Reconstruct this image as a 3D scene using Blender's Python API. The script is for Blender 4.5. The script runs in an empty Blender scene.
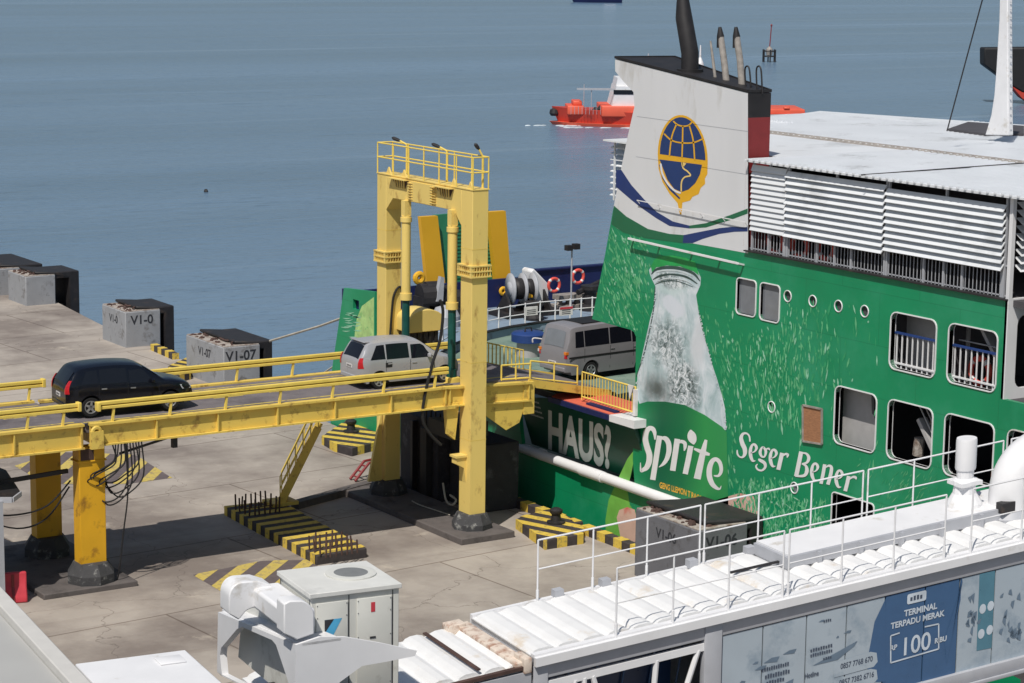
import bpy, math, random
from mathutils import Vector as V, Matrix
random.seed(7)
sc = bpy.context.scene
col = sc.collection
R = math.radians
# ------------------------------------------------------------------ camera (x = across quay towards sea, y = along quay, z up)
F_PX, ROLL, PITCH, CAM = 2300.0, 0.0125, R(9.95041), V((-38.62, -61.76, 18.8))
FW = V((0.54486, 0.83853, 0)); RT = V((0.83853, -0.54486, 0)); UP = V((0, 0, 1))
look = FW*math.cos(PITCH) - UP*math.sin(PITCH)
upc = FW*math.sin(PITCH) + UP*math.cos(PITCH)
r2 = RT*math.cos(ROLL) + upc*math.sin(ROLL)
u2 = upc*math.cos(ROLL) - RT*math.sin(ROLL)
cd = bpy.data.cameras.new('camera'); cam = bpy.data.objects.new('camera', cd); col.objects.link(cam)
cd.sensor_width = 36; cd.lens = F_PX/1024*36; cd.clip_start = 1; cd.clip_end = 30000
m = Matrix((r2, u2, -look)).transposed().to_4x4(); m.translation = CAM
cam.matrix_world = m
sc.camera = cam
# ------------------------------------------------------------------ sky, sun, exposure
SUN = V((-0.54, -0.40, 1)).normalized()
w = bpy.data.worlds.new('World'); sc.world = w; w.use_nodes = True
nt = w.node_tree; bg = nt.nodes['Background']
sky = nt.nodes.new('ShaderNodeTexSky'); sky.sky_type = 'NISHITA'; sky.sun_disc = False
sky.sun_elevation = math.asin(SUN.z); sky.sun_rotation = math.atan2(SUN.x, SUN.y)
sky.air_density = 1.3; sky.dust_density = 1.6; sky.ozone_density = 2.5
nt.links.new(sky.outputs[0], bg.inputs[0]); bg.inputs[1].default_value = 0.06
sd = bpy.data.lights.new('sun', 'SUN'); sd.energy = 3.9; sd.angle = R(0.6); sd.color = (1, .95, .87)
so = bpy.data.objects.new('sun', sd); col.objects.link(so); so.rotation_euler = (-SUN).to_track_quat('-Z', 'Y').to_euler(); so.location = (0, 0, 60)
sc.view_settings.view_transform = 'Standard'; sc.view_settings.look = 'None'; sc.view_settings.gamma = 1
sc.view_settings.use_curve_mapping = False; sc.view_settings.exposure = 0.0
sc.render.resolution_x = 1024; sc.render.resolution_y = 683

# ------------------------------------------------------------------ helpers
def ray(px, py):
    x = px-512; v = py-341.5
    return (look*F_PX + r2*x - u2*v)/F_PX
def hitp(px, py, P0, n):
    d = ray(px, py); return CAM + d*((V(P0)-CAM).dot(n)/d.dot(n))
def PA(a, px, py): return hitp(px, py, (a, 0, 0), V((1, 0, 0)))
def PB(b, px, py): return hitp(px, py, (0, b, 0), V((0, 1, 0)))
def PZ(z, px, py): return hitp(px, py, (0, 0, z), V((0, 0, 1)))

def lin(c): return tuple(((x/255)/12.92 if x/255 <= .04045 else ((x/255+.055)/1.055)**2.4) for x in c)
def mat(name, c, rough=.6, metal=0, var=.15, scale=3, c2=None, c2amt=.0, c2scale=1.5, bump=0, bscale=20, stretch=(1, 1, 1), spec=.5):
    m = bpy.data.materials.new(name); m.use_nodes = True; t = m.node_tree; N = t.nodes; L = t.links
    p = N['Principled BSDF']; p.inputs['Roughness'].default_value = rough; p.inputs['Metallic'].default_value = metal
    p.inputs['Specular IOR Level'].default_value = spec
    tc = N.new('ShaderNodeTexCoord'); mp = N.new('ShaderNodeMapping'); mp.inputs['Scale'].default_value = stretch
    L.new(tc.outputs['Object'], mp.inputs[0])
    n1 = N.new('ShaderNodeTexNoise'); n1.inputs['Scale'].default_value = scale; n1.inputs['Detail'].default_value = 6; L.new(mp.outputs[0], n1.inputs[0])
    r = N.new('ShaderNodeMapRange'); r.inputs[1].default_value = .3; r.inputs[2].default_value = .7; r.inputs[3].default_value = 1-var; r.inputs[4].default_value = 1+var
    L.new(n1.outputs[0], r.inputs[0])
    mx = N.new('ShaderNodeMix'); mx.data_type = 'RGBA'; mx.blend_type = 'MULTIPLY'; mx.inputs[0].default_value = 1; mx.inputs[6].default_value = (*c, 1)
    L.new(r.outputs[0], mx.inputs[7]); out = mx.outputs[2]
    if c2:
        n2 = N.new('ShaderNodeTexNoise'); n2.inputs['Scale'].default_value = c2scale; n2.inputs['Detail'].default_value = 9; n2.inputs['Roughness'].default_value = .65; L.new(mp.outputs[0], n2.inputs[0])
        r3 = N.new('ShaderNodeMapRange'); r3.inputs[1].default_value = .62-c2amt*.4; r3.inputs[2].default_value = .72-c2amt*.2; r3.inputs[4].default_value = .9; L.new(n2.outputs[0], r3.inputs[0])
        m2 = N.new('ShaderNodeMix'); m2.data_type = 'RGBA'; L.new(r3.outputs[0], m2.inputs[0]); L.new(out, m2.inputs[6]); m2.inputs[7].default_value = (*c2, 1); out = m2.outputs[2]
    L.new(out, p.inputs['Base Color'])
    r4 = N.new('ShaderNodeMapRange'); r4.inputs[3].default_value = max(0.02, rough-.1); r4.inputs[4].default_value = min(1, rough+.1); L.new(n1.outputs[0], r4.inputs[0]); L.new(r4.outputs[0], p.inputs['Roughness'])
    if bump:
        n3 = N.new('ShaderNodeTexNoise'); n3.inputs['Scale'].default_value = bscale; n3.inputs['Detail'].default_value = 5; L.new(mp.outputs[0], n3.inputs[0])
        b = N.new('ShaderNodeBump'); b.inputs['Strength'].default_value = bump; b.inputs['Distance'].default_value = .05; L.new(n3.outputs[0], b.inputs['Height']); L.new(b.outputs[0], p.inputs['Normal'])
    return m

M = {}
M['yellow'] = mat('yellow_paint', lin((230, 202, 116)), .5, var=.04, scale=.8, c2=lin((176, 140, 74)), c2amt=.1, c2scale=2.2, stretch=(1, 1, .5))
M['yellow2'] = mat('yellow_girder_paint', lin((224, 194, 94)), .55, var=.07, scale=1.2, c2=lin((150, 116, 60)), c2amt=.18, c2scale=2.5)
M['rail_yellow'] = mat('rail_yellow', lin((232, 204, 98)), .45, var=.08)
M['ochre'] = mat('pillar_paint', lin((222, 168, 30)), .55, var=.08, scale=1, c2=lin((140, 96, 30)), c2amt=.1)
M['rustpink'] = mat('faded_plate', lin((212, 150, 120)), .7, var=.2)
M['green_steel'] = mat('dark_green_rod', lin((22, 78, 72)), .35, var=.15)
M['white'] = mat('white_paint', lin((226, 226, 228)), .45, var=.04, scale=1.5, c2=lin((190, 184, 174)), c2amt=.05, c2scale=1.2)
M['white_hull'] = mat('white_hull_paint', lin((216, 217, 220)), .45, var=.03, scale=.8, c2=lin((188, 186, 182)), c2amt=.12, c2scale=.7, stretch=(1, 1, .3))
M['roof_white'] = mat('roof_sheet', lin((222, 225, 229)), .4, var=.03, scale=.6, c2=lin((186, 188, 190)), c2amt=.14, c2scale=.4)
M['walk_roof'] = mat('gangway_roof_sheet', lin((226, 226, 226)), .5, var=.03, scale=2, c2=lin((206, 190, 168)), c2amt=.12, c2scale=.9)
M['rust'] = mat('rusty_steel', lin((212, 198, 184)), .85, var=.12, scale=6, c2=lin((150, 104, 80)), c2amt=.36, c2scale=5)
M['grey_steel'] = mat('grey_steel', lin((170, 172, 178)), .5, var=.06)
M['dark'] = mat('dark_steel', lin((38, 36, 38)), .6, var=.25, scale=4, c2=lin((70, 58, 50)), c2amt=.1)
M['black'] = mat('black_rubber', lin((24, 24, 26)), .7, var=.3)
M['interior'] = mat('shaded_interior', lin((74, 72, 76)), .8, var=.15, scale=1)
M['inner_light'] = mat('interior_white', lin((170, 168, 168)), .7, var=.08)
M['concrete_block'] = mat('grey_block', lin((148, 150, 154)), .85, var=.08, scale=1.6, c2=lin((104, 100, 98)), c2amt=.16, c2scale=1.8, bump=.2)
M['block_shaded'] = mat('shaded_grey_block', lin((104, 105, 110)), .85, var=.08, scale=1.6, c2=lin((78, 76, 76)), c2amt=.16, c2scale=1.8, bump=.2)  # block grey darkened to carry the shade on the nearest block
M['block_top'] = mat('weathered_top', lin((176, 168, 160)), .9, var=.15, scale=3, c2=lin((96, 70, 52)), c2amt=.4, c2scale=3, bump=.5)
M['plinth'] = mat('dark_plinth', lin((64, 64, 66)), .8, var=.2, scale=4, c2=lin((150, 150, 146)), c2amt=.14, c2scale=4, bump=.3)
M['slab'] = mat('dark_slab', lin((96, 90, 88)), .85, var=.15, c2=lin((60, 56, 55)), c2amt=.3)
M['stripe_y'] = mat('stripe_yellow', lin((216, 186, 76)), .7, var=.15, scale=5, c2=lin((120, 108, 80)), c2amt=.3, c2scale=5)
M['stripe_k'] = mat('stripe_black', lin((62, 56, 56)), .75, var=.25, scale=5)
M['faded_y'] = mat('faded_stripe_yellow', lin((200, 178, 92)), .8, var=.2, scale=4, c2=lin((120, 108, 96)), c2amt=.35, c2scale=4)
M['faded_k'] = mat('faded_stripe_grey', lin((98, 88, 88)), .8, var=.15, scale=4)
M['green'] = mat('hull_green', lin((16, 138, 92)), .4, var=.08, scale=.5, c2=lin((44, 148, 108)), c2amt=.3, c2scale=.35, bump=.06, bscale=1.1)
M['lip_green'] = mat('lip_green', lin((40, 160, 84)), .45)
M['green_dark'] = mat('hull_dark_green', lin((22, 84, 64)), .42, var=.1, scale=.6)
M['green_flare_shaded'] = mat('shaded_flare_green', lin((8, 66, 50)), .4, var=.1, scale=.6)  # hull green darkened for the shade on the flared panel
M['navy'] = mat('navy_paint', lin((36, 56, 112)), .45, var=.08)
M['band_green'] = mat('band_green', lin((34, 104, 72)), .45, var=.06)
M['gold'] = mat('emblem_gold', lin((226, 172, 38)), .5, var=.05)
M['gold_pale'] = mat('emblem_pale_gold', lin((232, 200, 120)), .5)
M['emblem_blue'] = mat('emblem_blue', lin((34, 58, 110)), .5, var=.05)
M['letter'] = mat('letter_white', lin((226, 226, 226)), .5, var=.04)
M['letter_grey'] = mat('letter_pale', lin((196, 200, 198)), .5, var=.04)  # white lettering greyed for the shade on the flared panel
M['streak1'] = mat('streak_pale', lin((142, 198, 166)), .5, var=.15)
M['streak2'] = mat('streak_mid', lin((96, 176, 126)), .5, var=.15)
M['streak3'] = mat('streak_soft', lin((52, 152, 102)), .5, var=.15)
M['lime'] = mat('lime_print', lin((112, 178, 76)), .5, var=.12, scale=2)
M['blush'] = mat('blush_print', lin((214, 178, 162)), .5, var=.12, scale=1.2, c2=lin((206, 90, 80)), c2amt=.2, c2scale=.8)
M['orange_letter'] = mat('orange_letter', lin((222, 170, 60)), .5)
M['deck_green'] = mat('deck_green', lin((120, 140, 128)), .7, var=.12, scale=.7, c2=lin((80, 110, 100)), c2amt=.25)
M['deck_blue'] = mat('deck_blue_grey', lin((128, 146, 164)), .7, var=.12, scale=.7, c2=lin((100, 104, 116)), c2amt=.25)
M['deck_red'] = mat('deck_red', lin((214, 104, 80)), .7, var=.1, scale=2)
M['navy_dark'] = mat('bulwark_navy', lin((24, 34, 82)), .5, var=.1)
M['blue_cap'] = mat('blue_cap', lin((34, 62, 120)), .5, var=.1)
M['asphalt'] = mat('ramp_asphalt', lin((112, 106, 108)), .85, var=.1, scale=2, c2=lin((84, 78, 82)), c2amt=.3, c2scale=.8, bump=.2, bscale=40)
M['red'] = mat('tanker_red', lin((186, 62, 46)), .5, var=.12, scale=.3, c2=lin((140, 52, 44)), c2amt=.15, c2scale=.4)
M['orange_red'] = mat('deckhouse_orange', lin((226, 96, 70)), .5, var=.08, scale=.5)
M['maroon'] = mat('maroon_paint', lin((132, 44, 46)), .5, var=.1)
M['plastic_red'] = mat('red_plastic', lin((196, 60, 72)), .5, var=.12)
M['lifebuoy'] = mat('lifebuoy_orange', lin((226, 88, 76)), .5)
M['soot'] = mat('sooty_steel', lin((34, 32, 34)), .6, var=.3)
M['pipe_grey'] = mat('pipe_grey', lin((150, 144, 138)), .5, var=.25, scale=6)
M['tyre'] = mat('tyre_rubber', lin((26, 26, 28)), .8)
M['rim'] = mat('alloy_rim', lin((170, 172, 176)), .35, .6)
M['car_black'] = mat('black_car_paint', lin((14, 17, 27)), .18, var=.02)
M['car_silver'] = mat('silver_car_paint', lin((170, 171, 176)), .3, .2, var=.02)
M['car_grey'] = mat('grey_van_paint', lin((140, 138, 142)), .35, .15, var=.03)
M['glass'] = mat('tinted_glass', lin((22, 24, 32)), .08, var=.05)
M['glass_pale'] = mat('pale_glass', lin((120, 124, 130)), .12, var=.1)
M['lamp_red'] = mat('tail_lamp_red', lin((190, 34, 44)), .25)
M['lamp_amber'] = mat('lamp_amber', lin((226, 130, 40)), .25)
M['lamp_clear'] = mat('headlamp_clear', lin((196, 200, 206)), .15)
M['sand_ad'] = mat('advert_pale', lin((168, 180, 190)), .3, var=.06, scale=1, c2=lin((140, 156, 170)), c2amt=.25)
M['ad_blue'] = mat('advert_blue', lin((64, 96, 134)), .3, var=.06)
M['ad_teal'] = mat('advert_teal', lin((84, 128, 146)), .3, var=.08)
M['ad_dark'] = mat('advert_slate', lin((104, 122, 140)), .35, var=.1)
M['ad_text'] = mat('advert_print', lin((196, 206, 216)), .35)
M['ad_ink'] = mat('advert_ink', lin((70, 80, 98)), .35)
M['blue_glass'] = mat('blue_interior', lin((36, 56, 88)), .3, var=.2)
M['cabinet'] = mat('cabinet_grey', lin((206, 206, 200)), .5, var=.03, c2=lin((170, 168, 160)), c2amt=.1)
M['cabinet_top'] = mat('cabinet_top_grey', lin((208, 208, 204)), .6, var=.05, c2=lin((178, 178, 176)), c2amt=.25, c2scale=.8)
M['roof_grey'] = mat('terminal_roof_grey', lin((168, 168, 166)), .7, var=.03, scale=.8)
M['wall_pale'] = mat('parapet_pale', lin((196, 194, 190)), .7, var=.04)
M['ink'] = mat('stencil_ink', lin((46, 48, 54)), .8)
M['plywood'] = mat('plywood_brown', lin((158, 112, 80)), .8, var=.2, scale=8, stretch=(1, 1, 4))
M['sky_logo'] = mat('logo_sky_blue', lin((84, 172, 216)), .5)
M['grille'] = mat('grey_grille', lin((120, 122, 122)), .6, var=.15)
M['sign_white'] = mat('sign_white', lin((220, 216, 214)), .6)
M['rope'] = mat('rope_pale', lin((176, 170, 158)), .8)

def ticks(mb, n, wd, h, fn):
    """a line of print too small to read: short dark marks"""
    for k in range(n):
        x0 = -wd/2+wd*k/n; x1 = x0+wd/n*.68; y1 = h*(.5 if k % 3 else .32)
        mb.sheet([fn(x0, -h/2), fn(x1, -h/2), fn(x1, y1), fn(x0, y1)])
class MB:
    def __init__(s, xf=None): s.v = []; s.f = []; s.xf = xf
    def add(s, vs, fs):
        o = len(s.v)
        s.v += [V(s.xf(*p)) if s.xf else V(p) for p in vs]; s.f += [tuple(i+o for i in f) for f in fs]; return s
    def box(s, x0, x1, y0, y1, z0, z1):
        vs = [(x, y, z) for z in (z0, z1) for y in (y0, y1) for x in (x0, x1)]
        return s.add(vs, [(0, 2, 3, 1), (4, 5, 7, 6), (0, 1, 5, 4), (2, 6, 7, 3), (0, 4, 6, 2), (1, 3, 7, 5)])
    def bar(s, p, q, wd, ht, up=(0, 0, 1)):
        p = V(p); q = V(q); d = (q-p).normalized(); u = V(up)
        if abs(d.dot(u)) > .98: u = V((0, 1, 0))
        sd = d.cross(u).normalized(); u = sd.cross(d)
        vs = [tuple(e+sd*(a*wd/2)+u*(b*ht/2)) for e in (p, q) for a, b in ((-1, -1), (1, -1), (1, 1), (-1, 1))]
        return s.add(vs, [(3, 2, 1, 0), (4, 5, 6, 7), (0, 1, 5, 4), (1, 2, 6, 5), (2, 3, 7, 6), (3, 0, 4, 7)])
    def path(s, pts, r, n=8, cap=True):
        pts = [V(p) for p in pts]; rs = r if isinstance(r, (list, tuple)) else [r]*len(pts)
        vs = []; fs = []; ref = None
        for i, p in enumerate(pts):
            d = (pts[min(i+1, len(pts)-1)]-pts[max(i-1, 0)]).normalized()
            if ref is None: ref = V((0, 0, 1)) if abs(d.z) < .9 else V((1, 0, 0))
            x = d.cross(ref).normalized(); y = x.cross(d); ref = y
            for k in range(n):
                a = 2*math.pi*k/n; vs.append(tuple(p+x*(math.cos(a)*rs[i])+y*(math.sin(a)*rs[i])))
        for i in range(len(pts)-1):
            for k in range(n):
                fs.append((i*n+k, i*n+(k+1) % n, (i+1)*n+(k+1) % n, (i+1)*n+k))
        if cap: fs += [tuple(reversed(range(n))), tuple(range((len(pts)-1)*n, len(pts)*n))]
        return s.add(vs, fs)
    def tube(s, p, q, r, n=8, r1=None): return s.path([p, q], [r, r1 if r1 is not None else r], n)
    def prism(s, pts, off):
        pts = [V(p) for p in pts]; off = V(off); n = len(pts)
        return s.add([tuple(p) for p in pts]+[tuple(p+off) for p in pts], [tuple(range(n)), tuple(reversed(range(n, 2*n)))]+[(i, n+i, n+(i+1) % n, (i+1) % n) for i in range(n)])
    def sheet(s, pts): return s.add([tuple(p) for p in pts], [tuple(range(len(pts)))])
    def lathe(s, c, prof, n=24, sx=1, sy=1):
        vs = []; fs = []
        for r, z in prof:
            for k in range(n):
                a = 2*math.pi*k/n; vs.append((c[0]+r*sx*math.cos(a), c[1]+r*sy*math.sin(a), c[2]+z))
        for i in range(len(prof)-1):
            for k in range(n): fs.append((i*n+k, i*n+(k+1) % n, (i+1)*n+(k+1) % n, (i+1)*n+k))
        fs += [tuple(reversed(range(n))), tuple(range((len(prof)-1)*n, len(prof)*n))]
        return s.add(vs, fs)
    def torus(s, c, ax1, ax2, R_, r, n=24, k=8, a0=0, a1=2*math.pi):
        c = V(c); ax1 = V(ax1).normalized(); ax2 = V(ax2).normalized(); ax3 = ax1.cross(ax2)
        vs = []; fs = []
        full = abs(a1-a0-2*math.pi) < 1e-6; nn = n if full else n+1
        for i in range(nn):
            a = a0+(a1-a0)*i/n; d = ax1*math.cos(a)+ax2*math.sin(a)
            for j in range(k):
                b = 2*math.pi*j/k; vs.append(tuple(c+d*(R_+r*math.cos(b))+ax3*(r*math.sin(b))))
        for i in range(n if full else nn-1):
            for j in range(k): fs.append((i*k+j, ((i+1) % nn)*k+j, ((i+1) % nn)*k+(j+1) % k, i*k+(j+1) % k))
        return s.add(vs, fs)
    def build(s, name, m, parent=None, bevel=0, smooth=False, seg=2, recalc=True):
        o0 = V((0, 0, 0)); p = parent
        while p is not None: o0 += V(p.location); p = p.parent
        if parent is None:
            zs = min(v.z for v in s.v); n = len(s.v); o0 = V((sum(v.x for v in s.v)/n, sum(v.y for v in s.v)/n, zs))
        me = bpy.data.meshes.new(name); me.from_pydata([v-o0 for v in s.v], [], s.f)
        if recalc:
            import bmesh
            b = bmesh.new(); b.from_mesh(me); bmesh.ops.recalc_face_normals(b, faces=b.faces); b.to_mesh(me); b.free()
        me.materials.append(M[m] if isinstance(m, str) else m)
        if smooth:
            for q in me.polygons: q.use_smooth = True
        o = bpy.data.objects.new(name, me); col.objects.link(o)
        if parent is None: o.location = o0
        else: o.parent = parent
        if bevel:
            md = o.modifiers.new('bevel', 'BEVEL'); md.width = bevel; md.segments = seg; md.limit_method = 'ANGLE'; md.angle_limit = R(40)
        if smooth or bevel:
            try: me.set_sharp_from_angle(angle=R(40))
            except Exception: pass
        return o

def tag(o, label=None, cat=None, group=None, kind=None):
    if label: o['label'] = label
    if cat: o['category'] = cat
    if group: o['group'] = group
    if kind: o['kind'] = kind
    return o
def thing(name, label, cat, loc=(0, 0, 0), group=None):
    o = bpy.data.objects.new(name, None); col.objects.link(o); o.location = loc; o.empty_display_size = .3
    return tag(o, label, cat, group)
def copy_tree(o, parent=None):
    c = o.copy(); col.objects.link(c)
    if parent: c.parent = parent
    for ch in [x for x in o.children]: copy_tree(ch, c)
    return c
def from_curve(cu):
    o = bpy.data.objects.new('tmp', cu); col.objects.link(o); bpy.context.view_layer.update()
    dg = bpy.context.evaluated_depsgraph_get(); e = o.evaluated_get(dg); me = e.to_mesh()
    vs = [v.co.copy() for v in me.vertices]; fs = [tuple(p.vertices) for p in me.polygons]
    e.to_mesh_clear(); bpy.data.objects.remove(o); bpy.data.curves.remove(cu)
    return vs, fs
def plate(mb, outer, holes, fn, th):
    """flat plate with holes: outlines in 2D, fn(x, y, d) gives the 3D point, d is depth"""
    cu = bpy.data.curves.new('c', 'CURVE'); cu.dimensions = '2D'; cu.fill_mode = 'BOTH'; cu.extrude = th/2
    for pts in [outer]+holes:
        sp = cu.splines.new('POLY'); sp.points.add(len(pts)-1)
        for i, p in enumerate(pts): sp.points[i].co = (p[0], p[1], 0, 1)
        sp.use_cyclic_u = True
    vs, fs = from_curve(cu)
    mb.add([tuple(fn(v.x, v.y, v.z+th/2)) for v in vs], fs)
def text(mb, s, fn, size=1, bold=0, sx=1, shear=0, align='CENTER', space=1):
    cu = bpy.data.curves.new('t', 'FONT'); cu.body = s; cu.size = size; cu.offset = bold; cu.shear = shear; cu.align_x = align; cu.align_y = 'CENTER'; cu.space_character = space
    cu.resolution_u = 4
    vs, fs = from_curve(cu)
    mb.add([tuple(fn(v.x*sx, v.y)) for v in vs], fs)
def rrect(x0, x1, y0, y1, r, n=4):
    o = []
    for cx, cy, a in ((x1-r, y1-r, 0), (x0+r, y1-r, 90), (x0+r, y0+r, 180), (x1-r, y0+r, 270)):
        for i in range(n+1):
            t = R(a+90*i/n); o.append((cx+r*math.cos(t), cy+r*math.sin(t)))
    return o
def ribbon(mb, pts, ws, fn):
    """flat stroke of varying width in 2D pixel or plane coordinates"""
    n = len(pts)
    if not isinstance(ws, (list, tuple)): ws = [ws]*n
    L_, R_ = [], []
    for i in range(n):
        a = pts[max(i-1, 0)]; b = pts[min(i+1, n-1)]; dx, dy = b[0]-a[0], b[1]-a[1]; l = math.hypot(dx, dy) or 1
        nx, ny = -dy/l*ws[i]/2, dx/l*ws[i]/2
        L_.append(fn(pts[i][0]+nx, pts[i][1]+ny)); R_.append(fn(pts[i][0]-nx, pts[i][1]-ny))
    vs = [tuple(p) for p in L_]+[tuple(p) for p in R_]
    mb.add(vs, [(i, i+1, n+i+1, n+i) for i in range(n-1)])
def catmull(pts, k=5):
    o = []; P = [pts[0]]+list(pts)+[pts[-1]]
    for i in range(1, len(P)-2):
        for j in range(k):
            t = j/k; a, b, c, d = P[i-1], P[i], P[i+1], P[i+2]
            o.append(tuple(.5*((2*b[m])+(-a[m]+c[m])*t+(2*a[m]-5*b[m]+4*c[m]-d[m])*t*t+(-a[m]+3*b[m]-3*c[m]+d[m])*t**3) for m in range(len(b))))
    o.append(tuple(pts[-1])); return o
# ================================================================== SETTING: sea and quay
def sea_mat():
    m = bpy.data.materials.new('sea_water'); m.use_nodes = True; t = m.node_tree; N = t.nodes; L = t.links
    p = N['Principled BSDF']; p.inputs['Base Color'].default_value = (.15, .24, .33, 1); p.inputs['Roughness'].default_value = .22; p.inputs['IOR'].default_value = 1.33
    tc = N.new('ShaderNodeTexCoord')
    mp = N.new('ShaderNodeMapping'); mp.inputs['Rotation'].default_value = (0, 0, R(33)); mp.inputs['Scale'].default_value = (.35, 1, 1); L.new(tc.outputs['Object'], mp.inputs[0])
    n1 = N.new('ShaderNodeTexNoise'); n1.inputs['Scale'].default_value = .9; n1.inputs['Detail'].default_value = 8; n1.inputs['Roughness'].default_value = .6; L.new(mp.outputs[0], n1.inputs[0])
    n2 = N.new('ShaderNodeTexNoise'); n2.inputs['Scale'].default_value = .06; n2.inputs['Detail'].default_value = 4; L.new(mp.outputs[0], n2.inputs[0])
    b = N.new('ShaderNodeBump'); b.inputs['Strength'].default_value = .55; b.inputs['Distance'].default_value = .25; L.new(n1.outputs[0], b.inputs['Height'])
    b2 = N.new('ShaderNodeBump'); b2.inputs['Strength'].default_value = .3; b2.inputs['Distance'].default_value = 1.5; L.new(n2.outputs[0], b2.inputs['Height']); L.new(b2.outputs[0], b.inputs['Normal']); L.new(b.outputs[0], p.inputs['Normal'])
    # long slicks and current lines lying across the water
    mp3 = N.new('ShaderNodeMapping'); mp3.inputs['Rotation'].default_value = (0, 0, R(28)); mp3.inputs['Scale'].default_value = (.0016, .016, 1); L.new(tc.outputs['Object'], mp3.inputs[0])
    n3 = N.new('ShaderNodeTexNoise'); n3.inputs['Scale'].default_value = 1; n3.inputs['Detail'].default_value = 7; n3.inputs['Roughness'].default_value = .6; L.new(mp3.outputs[0], n3.inputs[0])
    r = N.new('ShaderNodeMapRange'); r.inputs[1].default_value = .35; r.inputs[2].default_value = .68; r.inputs[3].default_value = .2; r.inputs[4].default_value = .27; L.new(n3.outputs[0], r.inputs[0]); L.new(r.outputs[0], p.inputs['Roughness'])
    c = N.new('ShaderNodeValToRGB'); e = c.color_ramp.elements; e[0].position = .35; e[0].color = (.115, .192, .285, 1); e[1].position = .7; e[1].color = (.165, .252, .355, 1)
    L.new(n3.outputs[0], c.inputs[0])
    # wind-ruffled flecks
    mp5 = N.new('ShaderNodeMapping'); mp5.inputs['Rotation'].default_value = (0, 0, R(33)); mp5.inputs['Scale'].default_value = (.22, .9, 1); L.new(tc.outputs['Object'], mp5.inputs[0])
    n5 = N.new('ShaderNodeTexNoise'); n5.inputs['Scale'].default_value = .55; n5.inputs['Detail'].default_value = 5; n5.inputs['Roughness'].default_value = .75; L.new(mp5.outputs[0], n5.inputs[0])
    n6 = N.new('ShaderNodeTexNoise'); n6.inputs['Scale'].default_value = .035; n6.inputs['Detail'].default_value = 4; L.new(mp5.outputs[0], n6.inputs[0])
    r5 = N.new('ShaderNodeMapRange'); r5.inputs[1].default_value = .56; r5.inputs[2].default_value = .70; r5.inputs[3].default_value = 0; r5.inputs[4].default_value = .75; L.new(n5.outputs[0], r5.inputs[0])
    r6 = N.new('ShaderNodeMapRange'); r6.inputs[1].default_value = .42; r6.inputs[2].default_value = .6; L.new(n6.outputs[0], r6.inputs[0])
    mu = N.new('ShaderNodeMath'); mu.operation = 'MULTIPLY'; L.new(r5.outputs[0], mu.inputs[0]); L.new(r6.outputs[0], mu.inputs[1])
    mc = N.new('ShaderNodeMix'); mc.data_type = 'RGBA'; L.new(mu.outputs[0], mc.inputs[0]); L.new(c.outputs[0], mc.inputs[6]); mc.inputs[7].default_value = (.035, .075, .13, 1)
    mp7 = N.new('ShaderNodeMapping'); mp7.inputs['Rotation'].default_value = (0, 0, R(33)); mp7.inputs['Scale'].default_value = (.7, 2.4, 1); L.new(tc.outputs['Object'], mp7.inputs[0])
    n7 = N.new('ShaderNodeTexNoise'); n7.inputs['Scale'].default_value = 1.0; n7.inputs['Detail'].default_value = 4; n7.inputs['Roughness'].default_value = .7; L.new(mp7.outputs[0], n7.inputs[0])
    r7 = N.new('ShaderNodeMapRange'); r7.inputs[1].default_value = .55; r7.inputs[2].default_value = .72; r7.inputs[4].default_value = .65; L.new(n7.outputs[0], r7.inputs[0])
    m7 = N.new('ShaderNodeMix'); m7.data_type = 'RGBA'; L.new(r7.outputs[0], m7.inputs[0]); L.new(mc.outputs[2], m7.inputs[6]); m7.inputs[7].default_value = (.045, .09, .15, 1)
    # long thin pale wake lines
    mp8 = N.new('ShaderNodeMapping'); mp8.inputs['Rotation'].default_value = (0, 0, R(29)); mp8.inputs['Scale'].default_value = (.004, .09, 1); L.new(tc.outputs['Object'], mp8.inputs[0])
    n8 = N.new('ShaderNodeTexNoise'); n8.inputs['Scale'].default_value = 1; n8.inputs['Detail'].default_value = 3; n8.inputs['Distortion'].default_value = .4; L.new(mp8.outputs[0], n8.inputs[0])
    r8 = N.new('ShaderNodeMapRange'); r8.inputs[1].default_value = .62; r8.inputs[2].default_value = .72; r8.inputs[4].default_value = .7; L.new(n8.outputs[0], r8.inputs[0])
    m8 = N.new('ShaderNodeMix'); m8.data_type = 'RGBA'; L.new(r8.outputs[0], m8.inputs[0]); L.new(m7.outputs[2], m8.inputs[6]); m8.inputs[7].default_value = (.22, .31, .41, 1)
    L.new(m8.outputs[2], p.inputs['Base Color'])
    return m
M['sea'] = sea_mat()
SEA = -2.2
mb = MB(); mb.sheet([(-400, -600, SEA), (9000, -600, SEA), (9000, 12000, SEA), (-4000, 12000, SEA), (-4000, 60, SEA), (-400, 60, SEA)])
tag(mb.build('sea', 'sea', recalc=False), kind='structure')

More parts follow.
